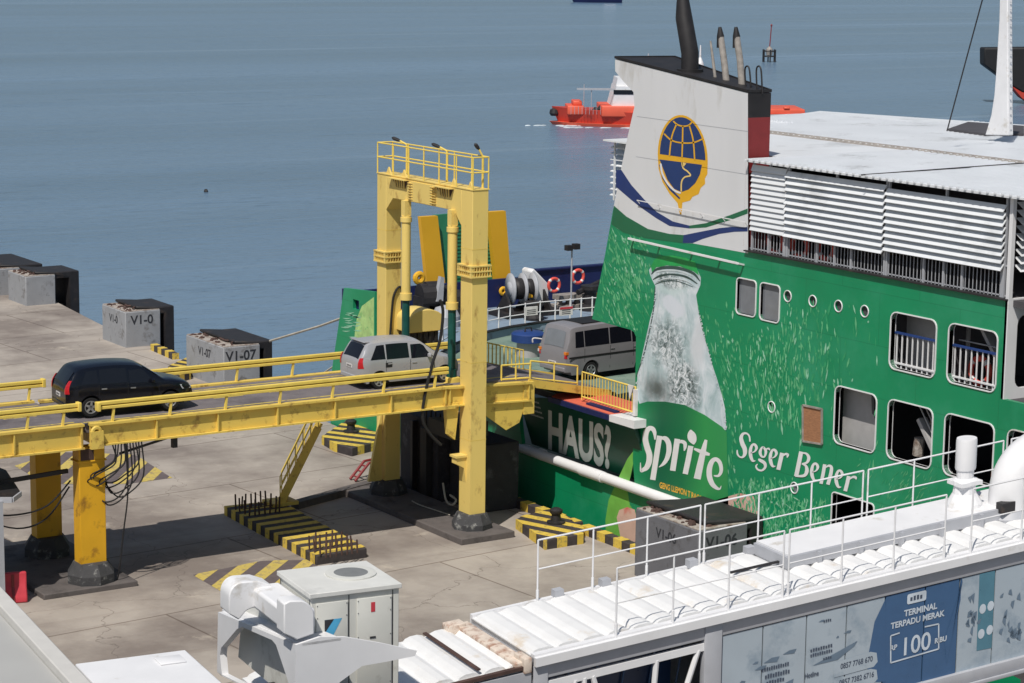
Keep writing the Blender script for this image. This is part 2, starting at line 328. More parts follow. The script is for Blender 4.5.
def quay_mat():
    m = mat('quay_concrete', lin((172, 163, 153)), .85, var=.07, scale=.35, c2=lin((124, 114, 107)), c2amt=.5, c2scale=.16, bump=.15, bscale=3)
    t = m.node_tree; N = t.nodes; L = t.links; p = N['Principled BSDF']; src = p.inputs['Base Color'].links[0].from_socket
    tc = N.new('ShaderNodeTexCoord')
    # cast bays
    mp = N.new('ShaderNodeMapping'); mp.inputs['Rotation'].default_value = (0, 0, R(-5)); mp.inputs['Location'].default_value = (1.0, 2.6, 0); L.new(tc.outputs['Object'], mp.inputs[0])
    br = N.new('ShaderNodeTexBrick'); br.offset = .4; br.inputs['Scale'].default_value = 1; br.inputs['Mortar Size'].default_value = .035; br.inputs['Brick Width'].default_value = 9.5; br.inputs['Row Height'].default_value = 6.2; br.inputs['Mortar Smooth'].default_value = .2
    br.inputs['Color1'].default_value = (1, 1, 1, 1); br.inputs['Color2'].default_value = (.9, .9, .91, 1); br.inputs['Mortar'].default_value = (.5, .46, .44, 1); L.new(mp.outputs[0], br.inputs[0])
    mx = N.new('ShaderNodeMix'); mx.data_type = 'RGBA'; mx.blend_type = 'MULTIPLY'; mx.inputs[0].default_value = 1; L.new(src, mx.inputs[6]); L.new(br.outputs[0], mx.inputs[7])
    # pale dry patches and dark oil marks
    n = N.new('ShaderNodeTexNoise'); n.inputs['Scale'].default_value = .55; n.inputs['Detail'].default_value = 10; n.inputs['Roughness'].default_value = .7; L.new(tc.outputs['Object'], n.inputs[0])
    r = N.new('ShaderNodeMapRange'); r.inputs[1].default_value = .60; r.inputs[2].default_value = .74; r.inputs[4].default_value = .55; L.new(n.outputs[0], r.inputs[0])
    m2 = N.new('ShaderNodeMix'); m2.data_type = 'RGBA'; L.new(r.outputs[0], m2.inputs[0]); L.new(mx.outputs[2], m2.inputs[6]); m2.inputs[7].default_value = (*lin((206, 194, 178)), 1)
    n4 = N.new('ShaderNodeTexNoise'); n4.inputs['Scale'].default_value = .9; n4.inputs['Detail'].default_value = 8; n4.inputs['Roughness'].default_value = .75
    mp4 = N.new('ShaderNodeMapping'); mp4.inputs['Location'].default_value = (31, 7, 0); mp4.inputs['Scale'].default_value = (.5, 1.3, 1); L.new(tc.outputs['Object'], mp4.inputs[0]); L.new(mp4.outputs[0], n4.inputs[0])
    r4 = N.new('ShaderNodeMapRange'); r4.inputs[1].default_value = .62; r4.inputs[2].default_value = .78; r4.inputs[4].default_value = .6; L.new(n4.outputs[0], r4.inputs[0])
    m4 = N.new('ShaderNodeMix'); m4.data_type = 'RGBA'; L.new(r4.outputs[0], m4.inputs[0]); L.new(m2.outputs[2], m4.inputs[6]); m4.inputs[7].default_value = (*lin((98, 88, 82)), 1)
    vo = N.new('ShaderNodeTexVoronoi'); vo.feature = 'DISTANCE_TO_EDGE'; vo.inputs['Scale'].default_value = .14
    nd = N.new('ShaderNodeTexNoise'); nd.inputs['Scale'].default_value = .8; nd.inputs['Detail'].default_value = 6; L.new(tc.outputs['Object'], nd.inputs[0])
    mxv = N.new('ShaderNodeMix'); mxv.data_type = 'RGBA'; mxv.blend_type = 'LINEAR_LIGHT'; mxv.inputs[0].default_value = .9; L.new(tc.outputs['Object'], mxv.inputs[6]); L.new(nd.outputs[1], mxv.inputs[7]); L.new(mxv.outputs[2], vo.inputs[0])
    rv = N.new('ShaderNodeMapRange'); rv.inputs[1].default_value = 0; rv.inputs[2].default_value = .0035; rv.inputs[3].default_value = .6; rv.inputs[4].default_value = 0; L.new(vo.outputs[0], rv.inputs[0])
    mk = N.new('ShaderNodeMix'); mk.data_type = 'RGBA'; L.new(rv.outputs[0], mk.inputs[0]); L.new(m4.outputs[2], mk.inputs[6]); mk.inputs[7].default_value = (*lin((84, 74, 68)), 1)
    # tyre tracks running across the quay
    wv = N.new('ShaderNodeTexNoise'); wv.inputs['Scale'].default_value = 1; wv.inputs['Detail'].default_value = 5; mw = N.new('ShaderNodeMapping'); mw.inputs['Rotation'].default_value = (0, 0, R(20)); mw.inputs['Scale'].default_value = (.05, 1.6, 1); L.new(tc.outputs['Object'], mw.inputs[0]); L.new(mw.outputs[0], wv.inputs[0])
    rw = N.new('ShaderNodeMapRange'); rw.inputs[1].default_value = .58; rw.inputs[2].default_value = .7; rw.inputs[4].default_value = .3; L.new(wv.outputs[0], rw.inputs[0])
    mt = N.new('ShaderNodeMix'); mt.data_type = 'RGBA'; L.new(rw.outputs[0], mt.inputs[0]); L.new(mk.outputs[2], mt.inputs[6]); mt.inputs[7].default_value = (*lin((112, 100, 92)), 1)
    L.new(mt.outputs[2], p.inputs['Base Color'])
    return m
M['quay'] = quay_mat()
edge = [(2.7, -80), (2.7, 1.5), (3.4, 15), (4.2, 30.5), (4.7, 41), (5.2, 46), (6.2, 56), (9, 100)]
mb = MB(); mb.prism([(x, y, -6) for x, y in edge]+[(-90, 100, -6), (-90, -80, -6)], (0, 0, 6))
tag(mb.build('quay', 'quay'), kind='structure')

# ------------------------------------------------------------------ striped kerbs, platforms, painted hatching
def striped(name, poly, z0, z1, ang, width, label, cat, group=None, flat=False, off=0.0, my='stripe_y', mk='stripe_k', parent=None):
    """poly: outline (x, y); the block is dark and carries proud painted stripes that wrap over top and sides"""
    import bmesh
    root = parent or thing(name, label, cat, (sum(p[0] for p in poly)/len(poly), sum(p[1] for p in poly)/len(poly), max(z0, 0)), group)
    b = MB(); b.prism([(x, y, z0) for x, y in poly], (0, 0, z1-z0)); b.build('marking' if flat else 'slab', mk, root, bevel=0 if flat else .03)
    cx = sum(p[0] for p in poly)/len(poly); cy = sum(p[1] for p in poly)/len(poly); e = .012
    d = V((math.cos(ang), math.sin(ang), 0))
    big = MB()
    for k in range(-60, 61, 2):
        t0 = k*width+off; t1 = t0+width
        bm = bmesh.new()
        vs = [bm.verts.new((cx+(x-cx)*1+ (e if x > cx else -e), cy+(y-cy)+(e if y > cy else -e), z0 if not flat else z1)) for x, y in poly]
        f = bm.faces.new(vs)
        if flat:
            for v in bm.verts: v.co.z = z1+.004
        else:
            r = bmesh.ops.extrude_face_region(bm, geom=[f]); 
            for g in r['geom']:
                if isinstance(g, bmesh.types.BMVert): g.co.z = z1+.006
        geom = bm.verts[:]+bm.edges[:]+bm.faces[:]
        c0 = V((cx, cy, 0))
        bmesh.ops.bisect_plane(bm, geom=geom, plane_co=c0+d*t0, plane_no=-d, clear_outer=True)
        geom = bm.verts[:]+bm.edges[:]+bm.faces[:]
        bmesh.ops.bisect_plane(bm, geom=geom, plane_co=c0+d*t1, plane_no=d, clear_outer=True)
        if bm.faces:
            bm.verts.index_update(); big.add([tuple(v.co) for v in bm.verts], [tuple(v.index for v in f.verts) for f in bm.faces])
        bm.free()
    if big.v: big.build('stripes', my, root)
    return root
def poly(z, *px): return [tuple(PZ(z, *p)[:2]) for p in px]
WD = math.pi/2
slab = striped('striped_slab', [(-6.45, 4.95), (-4.55, 4.75), (-5.0, -2.0), (-6.75, -2.0)], -.1, .3, WD+.02, .33, 'long black and yellow striped slab on the quay passing under the ramp', 'striped slab')
hp = poly(0, (15, 466), (60, 452), (135, 455), (172, 478), (128, 484), (45, 484))
q0 = PZ(0, 60, 470); q1 = PZ(0, 78, 455); striped('ground_marking', hp, .002, .006, math.atan2(q1.y-q0.y, q1.x-q0.x)+WD, .42, 'yellow hatched marking painted on the quay behind the ramp pillars', 'ground marking', 'hatched markings painted on the quay', True, my='faded_y', mk='faded_k')
hp = poly(0, (193, 575), (262, 561), (308, 560), (330, 574), (300, 590), (224, 593))
q0 = PZ(0, 215, 585); q1 = PZ(0, 240, 566); striped('ground_marking', hp, .002, .006, math.atan2(q1.y-q0.y, q1.x-q0.x)+WD, .42, 'yellow hatched marking on the quay beside the white duct elbows', 'ground marking', 'hatched markings painted on the quay', True, my='faded_y', mk='faded_k')
def bollard(x, y, z, label, r=.17):
    t = thing('bollard', label, 'bollard', (x, y, z), 'mooring bollards on the quay edge')
    MB().lathe((x, y, z), [(.3, 0), (.3, .06), (r, .09), (r*.85, .28), (r*1.25, .36), (r*1.25, .44), (r*.7, .5), (.01, .51)], 16).build('post', 'dark', t, smooth=True)
    return t
pl = [(.95, -2.6), (1.5, .1), (2.62, .35), (2.62, -4.1), (1.75, -4.2)]
pl = poly(.32, (516, 519), (522, 516), (541, 511), (558, 511), (583, 527), (583, 534), (545, 540))
striped('striped_platform', pl, -.1, .32, R(20), .36, 'black and yellow striped bollard platform between the front gantry leg and the ferry', 'platform', 'striped bollard platforms')
p = PZ(.32, 556, 523); bollard(p.x, p.y, .32, 'black bollard on the striped platform beside the ferry pipe')
pl = poly(.32, (322, 436), (345, 421), (384, 431), (384, 440), (352, 448), (334, 443))
striped('striped_platform', pl, -.1, .32, R(30), .36, 'black and yellow striped bollard platform seen under the silver car ramp', 'platform', 'striped bollard platforms')
p = PZ(.32, 351, 432); bollard(p.x, p.y, .32, 'black bollard on the striped platform under the ramp')
pl = poly(.32, (168, 366), (192, 355), (191, 372), (176, 376))
striped('striped_platform', pl, -.1, .32, R(20), .34, 'small striped platform left of the second grey fender block', 'platform', 'striped bollard platforms')
def kerb(y0, y1, x, label, h=.28, wd=.3, x1=None):
    x1 = x if x1 is None else x1
    striped('striped_kerb', [(x-wd, y0), (x, y0), (x1, y1), (x1-wd, y1)], -.05, h, WD, .45, label, 'kerb', 'striped kerbs along the quay edge')
kerb(-7.5, -2.9, 2.62, 'black and yellow kerb at the quay edge beside the nearest fender block')
kerb(-2.6, 1.2, 2.66, 'black and yellow kerb at the quay edge nearest the gantry base')
kerb(31.5, 34.2, 4.15, 'short striped kerb right of the grey block marked V1-0', x1=4.3)

# rebar cages on the slab
def rebar(cx, cy, label, lx=.55, ly=.5):
    b = MB()
    for i in range(7):
        for j in range(4):
            if i in (0, 6) or j in (0, 3):
                x = cx-lx+2*lx*i/6+random.uniform(-.03, .03); y = cy-ly+2*ly*j/3; h = random.uniform(.42, .55)
                b.tube((x, y, .3), (x+random.uniform(-.03, .03), y+random.uniform(-.03, .03), .3+h), .028, 6)
    b.box(cx-lx, cx+lx, cy-.02, cy+.02, .42, .44)
    tag(b.build('rebar_cage', 'rust_dark'), label, 'rebar', 'starter bar clusters on the striped slab')
M['rust_dark'] = mat('rusty_rebar', lin((78, 58, 52)), .85, var=.3)
p = PZ(.3, 258, 511); rebar(p.x, p.y, 'cluster of rusty starter bars on the slab at the stair foot')
p = PZ(.3, 331, 552); rebar(p.x+.1, p.y, 'cluster of rusty starter bars on the near end of the striped slab')

# ------------------------------------------------------------------ concrete fender blocks with black fender frames
def letters_on(mb, s, c, right, size, bold=.02, up=(0, 0, 1)):
    c = V(c); right = V(right).normalized(); up = V(up)
    text(mb, s, lambda x, y: c+right*x+up*y, size, bold)
def fender_block(x0, x1, y0, y1, h, xf0, xf1, marks, label, side_marks=None, bm='concrete_block', ls=1, ps=.38):
    t = thing('fender_block', label, 'fender block', ((x0+x1)/2, (y0+y1)/2, 0), 'concrete fender blocks along the quay edge')
    MB().box(x0, x1, y0, y1, -.6, h).build('block', bm, t, bevel=.04)
    MB().box(x0+.03, x1-.03, y0+.03, y1-.03, h+.002, h+.03).build('top', 'block_top', t)
    b = MB()
    # bent black frame: top plate and front panel facing the water
    b.prism([(x0+(x1-x0)*ps, y0+.25, h+.2), (x1-.05, y0+.1, h+.12), (xf1, y0+.1, h+.12), (xf1, y0+.1, -2), (xf0, y0+.1, -2), (xf0, y0+.1, h-.22), (x1+.03, y0+.1, h-.22), (x0+(x1-x0)*ps, y0+.25, h+.08)], (0, y1-y0-.2, 0))
    b.build('fender_frame', 'dark', t, bevel=.06)
    g = MB()
    for k in range(26):
        x = x0+random.uniform(.1, (x1-x0)*.5); y = random.uniform(y0+.15, y1-.15); r = random.uniform(.03, .09)
        g.lathe((x, y, h+.03), [(r, 0), (r*.8, r*.7), (.005, r)], 6, random.uniform(.8, 2.0), 1)
    g.path(catmull([(x0+.5, y0+.3, h+.1), (x0+.8, y0+.7, h+.15), (x0+.6, y0+1.2, h+.1), (x0+1, y1-.4, h+.12)]), .045)
    g.build('debris', 'rust_dark', t)
    if marks:
        mk = MB()
        letters_on(mk, marks, ((x0+x1)/2-.05, y0-.006, h-.42), (1, 0, 0), .58*ls, .012)
        letters_on(mk, side_marks or marks, (x0-.006, (y0+y1)/2, h-.5), (0, -1, 0), .5*ls, .01)
        mk.build('stencil', 'ink', t)
        for k in range(3):
            pass
    return t
fender_block(.95, 2.75, -10.85, -7.75, 2.05, 2.95, 3.42, 'V1-06', 'shade-darkened grey fender block marked V1-06 behind the gangway railing', bm='block_shaded', ls=.82, ps=.22)
fender_block(2.9, 4.6, 24.3, 28.0, 1.75, 4.85, 5.25, 'V1-07', 'grey fender block marked V1-07 behind the ramp railing')
fender_block(3.25, 5.0, 35.3, 38.0, 1.65, 5.25, 5.75, 'V1-0', 'grey fender block marked V1-0 at the quay edge above the black car', side_marks='V1-0')
fender_block(3.7, 5.3, 48.9, 51.4, 1.5, 6.1, 6.65, None, 'weathered grey fender block with rubble on top at the far left')
b_ = fender_block(3.3, 4.9, 52.8, 57.5, 1.4, 5.6, 6.2, None, 'plain grey fender block cut by the left edge of the view')

# ================================================================== RAMP BRIDGE
NB, FB = -.95, 2.9          # near and far girder lines
DZ = 4.9                    # deck level
ramp = thing('vehicle_ramp', 'long yellow steel vehicle ramp bridge leading from the left to the ferry', 'ramp bridge', (-6, 1, 0))
def girder(y, x0, x1, z0, z1, zb=.62, side=-1):
    b = MB()
    n = V((x1-x0, 0, z1-z0)).length
    for dz, ww, hh in ((0, .26, .07), (-zb, .26, .05)): b.bar((x0, y, z0+dz), (x1, y, z1+dz), ww, hh)
    b.bar((x0, y, z0-zb/2), (x1, y, z1-zb/2), .03, zb-.06)
    k = int((x1-x0)/1.75); 
    for i in range(k+1):
        x = x0+.08+(x1-x0-.16)*i/max(k, 1); z = z0+(z1-z0)*(x-x0)/(x1-x0)
        b.box(x-.02, x+.02, y-.11, y+.11, z-zb+.03, z-.03)
    return b
girder(NB, -13.55, -1.55, DZ-.02, DZ-.08).build('near_girder', 'yellow2', ramp)
girder(FB, -13.55, 1.5, DZ-.02, DZ-.1).build('far_girder', 'yellow2', ramp)
girder(NB, -24, -13.75, DZ+.04, DZ, .68).build('near_girder', 'yellow2', ramp)
girder(FB, -24, -13.75, DZ+.04, DZ, .68).build('far_girder', 'yellow2', ramp)
girder(NB, -1.55, 1.6, DZ-.09, DZ-.22, .58).build('end_girder', 'yellow2', ramp)
MB().box(-24, -13.7, NB+.13, FB-.13, DZ-.26, DZ-.03).box(-13.62, 1.7, NB+.13, FB-.13, DZ-.28, DZ-.07).build('deck', 'asphalt', ramp)
b = MB()
for y in (NB+.55, FB-.55): b.box(-24, -13.8, y-.05, y+.05, DZ-.03, DZ-.024); b.box(-13.5, 1.5, y-.05, y+.05, DZ-.07, DZ-.064)
for x in [-23+1.9*i for i in range(5)]: b.box(x, x+1.0, .93, 1.03, DZ-.03, DZ-.024)
for x in [-12.5+1.9*i for i in range(7)]: b.box(x, x+1.0, .93, 1.03, DZ-.07, DZ-.064)
b.build('lane_marking', 'faded_y', ramp)
b = MB()
for x in [-23+1.2*i for i in range(21)]: b.box(x-.08, x+.08, NB+.15, FB-.15, DZ-.6, DZ-.29)
b.build('cross_beams', 'yellow2', ramp)
def guard(y, x0, x1, z, lean, posts, open_end=None):
    b = MB(); g = MB()
    b.bar((x0, y, z+.60), (x1, y, z+.56), .13, .10); b.bar((x0, y-.02*lean, z+.47), (x1, y-.02*lean, z+.43), .09, .09); b.bar((x0, y+.03, z+.535), (x1, y+.03, z+.495), .03, .12)
    if open_end is not None: b.box(open_end-.05, open_end+.05, y-.12, y+.12, z+.38, z+.64)
    for x in posts: g.bar((x, y+.0, z-.02), (x+.06, y+.0, z+.45), .08, .06, (1, 0, 0))
    r = b.build('guard_rail', 'rail_yellow', ramp, bevel=.015); g.build('rail_post', 'rail_yellow', r)
guard(NB, -13.3, -1.5, DZ-.03, 1, [-12.85, -11.05, -9.25, -7.45, -5.65, -3.85, -2.0], -13.28)
guard(NB, -24, -13.85, DZ+.03, 1, [-23, -21, -19.2, -17.2, -15.44, -14.37], -13.87)
guard(FB, -11.7, 1.0, DZ-.03, 1, [-11.4, -9.2, -7.0, -5.02, -3.2, -1.4, .4])
guard(FB, -24, -13.4, DZ+.03, 1, [-23, -21, -19, -16.5, -13.9], -13.42)
# pillars of the ramp
for y, nm in ((NB+.1, 0), (FB-.35, 1)):
    p = MB().box(-13.85, -13.05, y, y+.5, .72, DZ-.72); p.box(-13.9, -13.0, y-.03, y+.55, DZ-1.15, DZ-1.1)
    q = p.build('pillar', 'ochre', ramp, bevel=.02)
    MB().lathe((-13.45, y+.25, 0), [(.72, .16), (.72, .42), (.52, .74), (.4, .75)], 8).build('pillar_base', 'plinth', q)
    MB().box(-13.8, -13.4, y-.02, y+.51, DZ-1.08, DZ-.75).build('bearing', 'rust_dark', q)
b = MB(); b.torus((-13.4, NB-.14, DZ-.22), (1, 0, 0), (0, 0, 1), .12, .06, 16, 6); b.box(-13.58, -13.2, NB-.2, NB-.06, DZ-.72, DZ-.2); b.build('hinge_pin', 'yellow2', ramp)
MB().box(-15.2, -12.3, -1.35, 4.3, -.02, .16).build('foundation', 'slab', ramp, bevel=.03)
# hoses hanging below the hinge
b = MB()
for k in range(11):
    x = -12.9+.09*k; dz = random.uniform(.5, 1.7)
    b.path(catmull([(x, NB-.12, DZ-.66), (x+random.uniform(-.1, .1), NB-.12, DZ-.66-dz*.7), (x-.25-random.uniform(0, .3), NB-.1, DZ-.7-dz), (x-.7, NB+.1, DZ-1.1-dz*.8), (-13.0, NB+.3, DZ-1.6-random.uniform(0, 1.2))]), .022, 6)
b.path(catmull([(-12.5, NB-.12, DZ-.66), (-12.45, NB-.12, 2.8), (-12.6, NB-.1, 1.6), (-12.75, NB-.1, .5), (-12.8, NB, .1)]), .022, 6)
b.path(catmull([(-14, NB+.4, 3.2), (-14.8, NB+.2, 2.6), (-15.8, NB, 2.5), (-17, NB-.2, 2.7)]), .025, 6)
b.path(catmull([(-14, NB+.5, 3.0), (-14.8, NB+.3, 2.2), (-15.8, NB, 2.1), (-17, NB-.2, 2.6)]), .025, 6)
b.build('hoses', 'black', ramp)
MB().bar((-17.2, NB+.6, 3.3), (-14, NB+.6, 3.45), .1, .12).build('pipe_support', 'dark', ramp)
b = MB(); b.bar((-12.6, NB+.1, 3.9), (-10.6, NB+.1, 4.3), .06, .06); b.box(-10.95, -10.8, NB, NB+.15, 3.9, 4.2); b.build('drain_pipe', 'dark', ramp)
# flap landing on the ferry deck
b = MB(); b.prism([(1.7, NB+.1, DZ-.10), (1.7, FB-.1, DZ-.10), (5.2, FB-.2, 3.95), (5.2, NB+.25, 3.95)], (0, 0, -.1)); b.build('flap', 'asphalt', ramp)
b = MB(); b.bar((1.6, NB+.1, DZ-.25), (5.0, NB+.3, 3.92), .12, .26); b.bar((1.6, FB, DZ-.25), (5.0, FB-.1, 3.92), .12, .26); b.box(1.35, 1.75, NB-.05, NB+.3, 3.65, DZ-.2); b.build('flap_edge', 'yellow2', ramp)
b = MB()   # bracket plates under the end of the ramp
b.prism([(-.6, NB-.02, 4.3), (1.5, NB-.02, 4.2), (1.2, NB-.02, 3.4), (.7, NB-.02, 3.2), (0, NB-.02, 3.7)], (0, .06, 0)); b.prism([(-1.6, NB-.06, 4.3), (-1.1, NB-.06, 4.3), (-1.25, NB-.06, 3.1), (-1.5, NB-.06, 3.3)], (0, .2, 0)); b.box(-2.1, -1.3, NB-.2, NB, 4.15, 4.25)
b.build('bracket', 'yellow2', ramp)
def low_rail(x0, x1, y, z0, z1, n, name='flap_rail', h=.62, rr=.03):
    b = MB()
    for k in range(n+1):
        x = x0+(x1-x0)*k/n; z = z0+(z1-z0)*k/n; b.tube((x, y, z), (x, y, z+h), rr)
    b.tube((x0, y, z0+h), (x1, y, z1+h), rr); b.tube((x0, y, z0+h*.08), (x1, y, z1+h*.08), rr)
    b.build(name, 'rail_yellow', ramp)
low_rail(1.75, 3.6, NB+.2, 4.72, 4.38, 2)
low_rail(.6, 1.7, NB+.15, 4.8, 4.76, 2, h=.5)
low_rail(1.6, 3.8, FB-.1, 4.78, 4.2, 14, 'far_flap_rail', .75, .025)
# stair down to the quay
st = thing('access_stair', 'yellow steel stair with thin handrails leading down from the ramp to the striped slab', 'stairs', (-6.5, 3, 0))
A0, A1 = PB(3.7, 319, 425), PZ(.35, 281, 502)
A0 = V((A0.x, A0.y, A0.z)); b = MB(); dv = A1-A0; sdv = V((dv.y, -dv.x, 0)).normalized()*.38
for sg in (-1, 1): b.bar(tuple(A0+sdv*sg), tuple(A1+sdv*sg), .05, .24)
b.build('stringers', 'yellow2', st)
b = MB()
for k in range(1, 14):
    q = A0.lerp(A1, k/14); b.bar(tuple(q-sdv*.97), tuple(q+sdv*.97), .22, .035)
b.build('treads', 'yellow2', st)
b = MB()
for sg in (-1, 1):
    for hh in (.95, .55): b.tube(tuple(A0+sdv*sg+V((0, 0, hh))), tuple(A1+sdv*sg+V((0, 0, hh))), .02)
    for k in range(6):
        q = A0.lerp(A1, k/5)+sdv*sg; b.tube(tuple(q), tuple(q+V((0, 0, .95))), .02)
b.build('handrail', 'rail_yellow', st)
MB().box(A1.x-.5, A1.x+.45, A1.y-.4, A1.y+.4, .302, .42).build('foot_plate', 'yellow2', st)

# ================================================================== GANTRY
gan = thing('lifting_gantry', 'tall yellow portal gantry with railed top straddling the ramp beside the ferry', 'gantry', (-.6, 1.4, 0))
GX = -.95; TZ = 11.06
def colm(y0, y1, zc, nm):
    c = MB().box(GX, GX+.58, y0, y1, .7, TZ).build('column', 'yellow', gan, bevel=.012)
    b = MB()
    for dz in (0, .17, .34): b.box(GX-.09, GX+.67, y0-.09, y1+.09, zc+dz, zc+dz+.045)
    for k in range(8):
        x = GX-.07+k*.1; b.box(x-.012, x+.012, y0-.08, y0, zc, zc+.34); b.box(x-.012, x+.012, y1, y1+.08, zc, zc+.34)
    for k in range(8):
        y = y0-.06+(y1-y0+.12)*k/7; b.box(GX-.08, GX, y-.012, y+.012, zc, zc+.34)
    b.build('collar', 'yellow', c)
    q = MB(); q.lathe((GX+.29, (y0+y1)/2, 0), [(.66, .2), (.66, .38), (.5, .7), (.45, .71)], 8); q.build('column_base', 'plinth', c)
    s = MB()
    for z in (3.1, 5.6, 9.2): s.box(GX-.004, GX+.584, y0-.004, y1+.004, z, z+.018)
    s.build('weld_seam', 'yellow2', c)
colm(-1.45, -.78, 8.32, 'r'); colm(3.95, 4.55, 8.12, 'l')
b = MB()  # cross beam with haunches and a raised middle box
prof = [(-.78, TZ), (3.95, TZ), (3.95, 9.9), (3.5, 10.33), (-.33, 10.33), (-.78, 9.9)]
b.prism([(GX, y, z) for y, z in prof], (.58, 0, 0)); b.build('cross_beam', 'yellow', gan, bevel=.012)
b = MB(); b.box(GX-.05, GX, .95, 2.25, 10.36, 11.0)
for y in (.9, 2.3):
    for k in range(7): b.box(GX-.07, GX, y-.16, y+.16, 10.42+.085*k, 10.44+.085*k)
b.build('splice_plate', 'yellow', gan)
b = MB(); d = MB()
for y0 in (.75, 3.55):
    d.prism([(GX-.012, y0, 11.0), (GX-.012, y0-1.05, 11.0), (GX-.012, y0-.85, 10.72), (GX-.012, y0-.3, 10.72)], (.01, 0, 0))
    for k in range(5): b.bar((GX-.03, y0-.2-.15*k, 11.0), (GX-.03, y0-.3-.13*k, 10.72), .03, .05)
    b.box(GX-.2, GX, y0-1.1, y0+.05, 11.0, 11.03)
d.build('vent_opening', 'rust_dark', gan); b.build('vent_fins', 'yellow', gan)
b = MB(); b.box(GX-.02, GX+.62, -1.47, 4.57, TZ+.002, TZ+.03); 
for y in (-1.2, -.2, 2.9, 3.9): b.prism([(GX+.05, y-.15, TZ+.03), (GX+.05, y+.15, TZ+.03), (GX+.05, y, TZ+.26)], (.06, 0, 0))
b.build('top_platform', 'yellow', gan)
b = MB()
ys = [-1.44, -.45, .6, 1.55, 2.5, 3.5, 4.54]
for x in (GX+.01, GX+.58):
    for y in ys: b.tube((x, y, TZ), (x, y, TZ+1.02), .024)
    for h in (.55, 1.02): b.tube((x, -1.44, TZ+h), (x, 4.54, TZ+h), .024)
for y in (-1.44, 4.54):
    for h in (.55, 1.02): b.tube((GX+.01, y, TZ+h), (GX+.58, y, TZ+h), .024)
b.build('top_railing', 'rail_yellow', gan)
for i, (y, dx, dy, dz) in enumerate(((3.6, -.25, .55, .2), (1.05, -.25, .55, .2), (-1.1, -.25, .1, .42))):
    lo = MB(); x = GX+.58; lo.tube((x, y, TZ), (x, y, TZ+1.0), .04); lo.tube((x, y, TZ+1.0), (x+dx*.5, y+dy*.5, TZ+1.0+dz*.6), .03)
    L_ = lo.build('lamp_arm', 'rail_yellow', gan)
    h = MB(); p0 = V((x+dx*.45, y+dy*.45, TZ+1.0+dz*.55)); p1 = V((x+dx, y+dy, TZ+1.0+dz)); h.path([tuple(p0), tuple(p0.lerp(p1, .3)), tuple(p0.lerp(p1, .8)), tuple(p1)], [.03, .06, .06, .02], 8); h.build('lamp_head', 'dark', L_)
# hydraulic lifting cylinders
for y, zj in ((-.3, 7.3), (2.6, 7.2)):
    x = GX-.02
    c = MB(); c.tube((x, y, zj), (x, y, 9.85), .155, 20); c.tube((x, y, zj-.12), (x, y, zj+.1), .2, 20); c.tube((x, y, 9.65), (x, y, 9.8), .19, 20)
    c.box(x-.12, x+.12, y-.12, y+.12, 9.85, 10.35); c = c.build('cylinder', 'yellow', gan, smooth=True)
    r = MB(); r.tube((x, y, 5.2), (x, y, zj-.1), .13, 18); r.tube((x, y, 5.0), (x, y, 5.25), .17, 18); r.build('cylinder_rod', 'green_steel', c, smooth=True)
    q = MB().box(x-.22, x+.22, y-.2, y+.2, 4.45, 5.0); q.tube((x-.3, y, 4.75), (x+.3, y, 4.75), .09, 12); q.build('cylinder_foot', 'yellow2', c, bevel=.03)
    h = MB(); h.path(catmull([(x+.2, y+.22, 9.6), (x+.25, y+.26, 8.2), (x+.2, y+.22, zj)]), .018, 6); h.build('oil_line', 'rail_yellow', c)
b = MB()  # hanging black hose
hp_ = [PB(-1.0, *q) for q in ((440, 300), (443, 312), (440, 340), (432, 365), (424, 400), (423, 420), (430, 434), (441, 445))]
b.path(catmull([tuple(q) for q in hp_]), .05, 8); b.build('hanging_hose', 'black', gan)
b = MB(); h2 = [PB(3.9, *q) for q in ((390, 338), (392, 310), (394, 295), (399, 287), (404, 290))]
b.path(catmull([tuple(q) for q in h2]), .04, 8); b.build('leg_hose', 'black', gan)
b = MB(); b.prism([(GX-.35, -1.2, 2.55), (GX, -1.2, 2.55), (GX, -1.2, 1.7), (GX-.08, -1.2, 2.2), (GX-.35, -1.2, 2.35)], (0, .3, 0)); b.box(GX-.4, GX, -1.25, -.85, 2.55, 2.62); b.build('leg_bracket', 'yellow', gan)
MB().box(-1.75, .25, -2.25, 5.6, -.02, .21).build('foundation', 'slab', gan, bevel=.03)
b = MB(); b.prism([(GX-.05, 4.1, .7), (GX-.55, 4.1, .7), (GX-.05, 4.1, 3.2)], (0, .12, 0)); b.build('brace', 'yellow', gan)
# hydraulic control cabin with arched canopy on the far side of the ramp
cb = thing('control_cabin', 'small hydraulic control box under an arched yellow canopy behind the silver car', 'control cabin', (1.0, 3.7, 4.6))
P0 = V((-.2, 3.5, 0))
b = MB(); pts = [(.78*math.cos(R(180-180*k/12)), 6.25+.34*math.sin(R(180*k/12))) for k in range(13)]
cx = .12
b.prism([(cx+p[0]*.85, 3.1, p[1]) for p in pts]+[(cx+.66, 3.1, 5.85), (cx-.66, 3.1, 5.85)], (0, 1.0, 0)); b.build('canopy', 'yellow', cb, bevel=.02)
b = MB().box(cx-.55, cx+.55, 3.25, 4.0, 4.2, 5.95); b.build('cabinet_box', 'interior', cb)
b = MB()
for k in range(5): b.box(cx-.5+.22*k, cx-.42+.22*k, 3.18, 3.23, 4.4, 5.9)
b.build('pipes', 'dark', cb)
MB().box(cx-.85, cx+.85, 3.05, 4.15, 3.9, 4.2).build('base_frame', 'yellow2', cb)
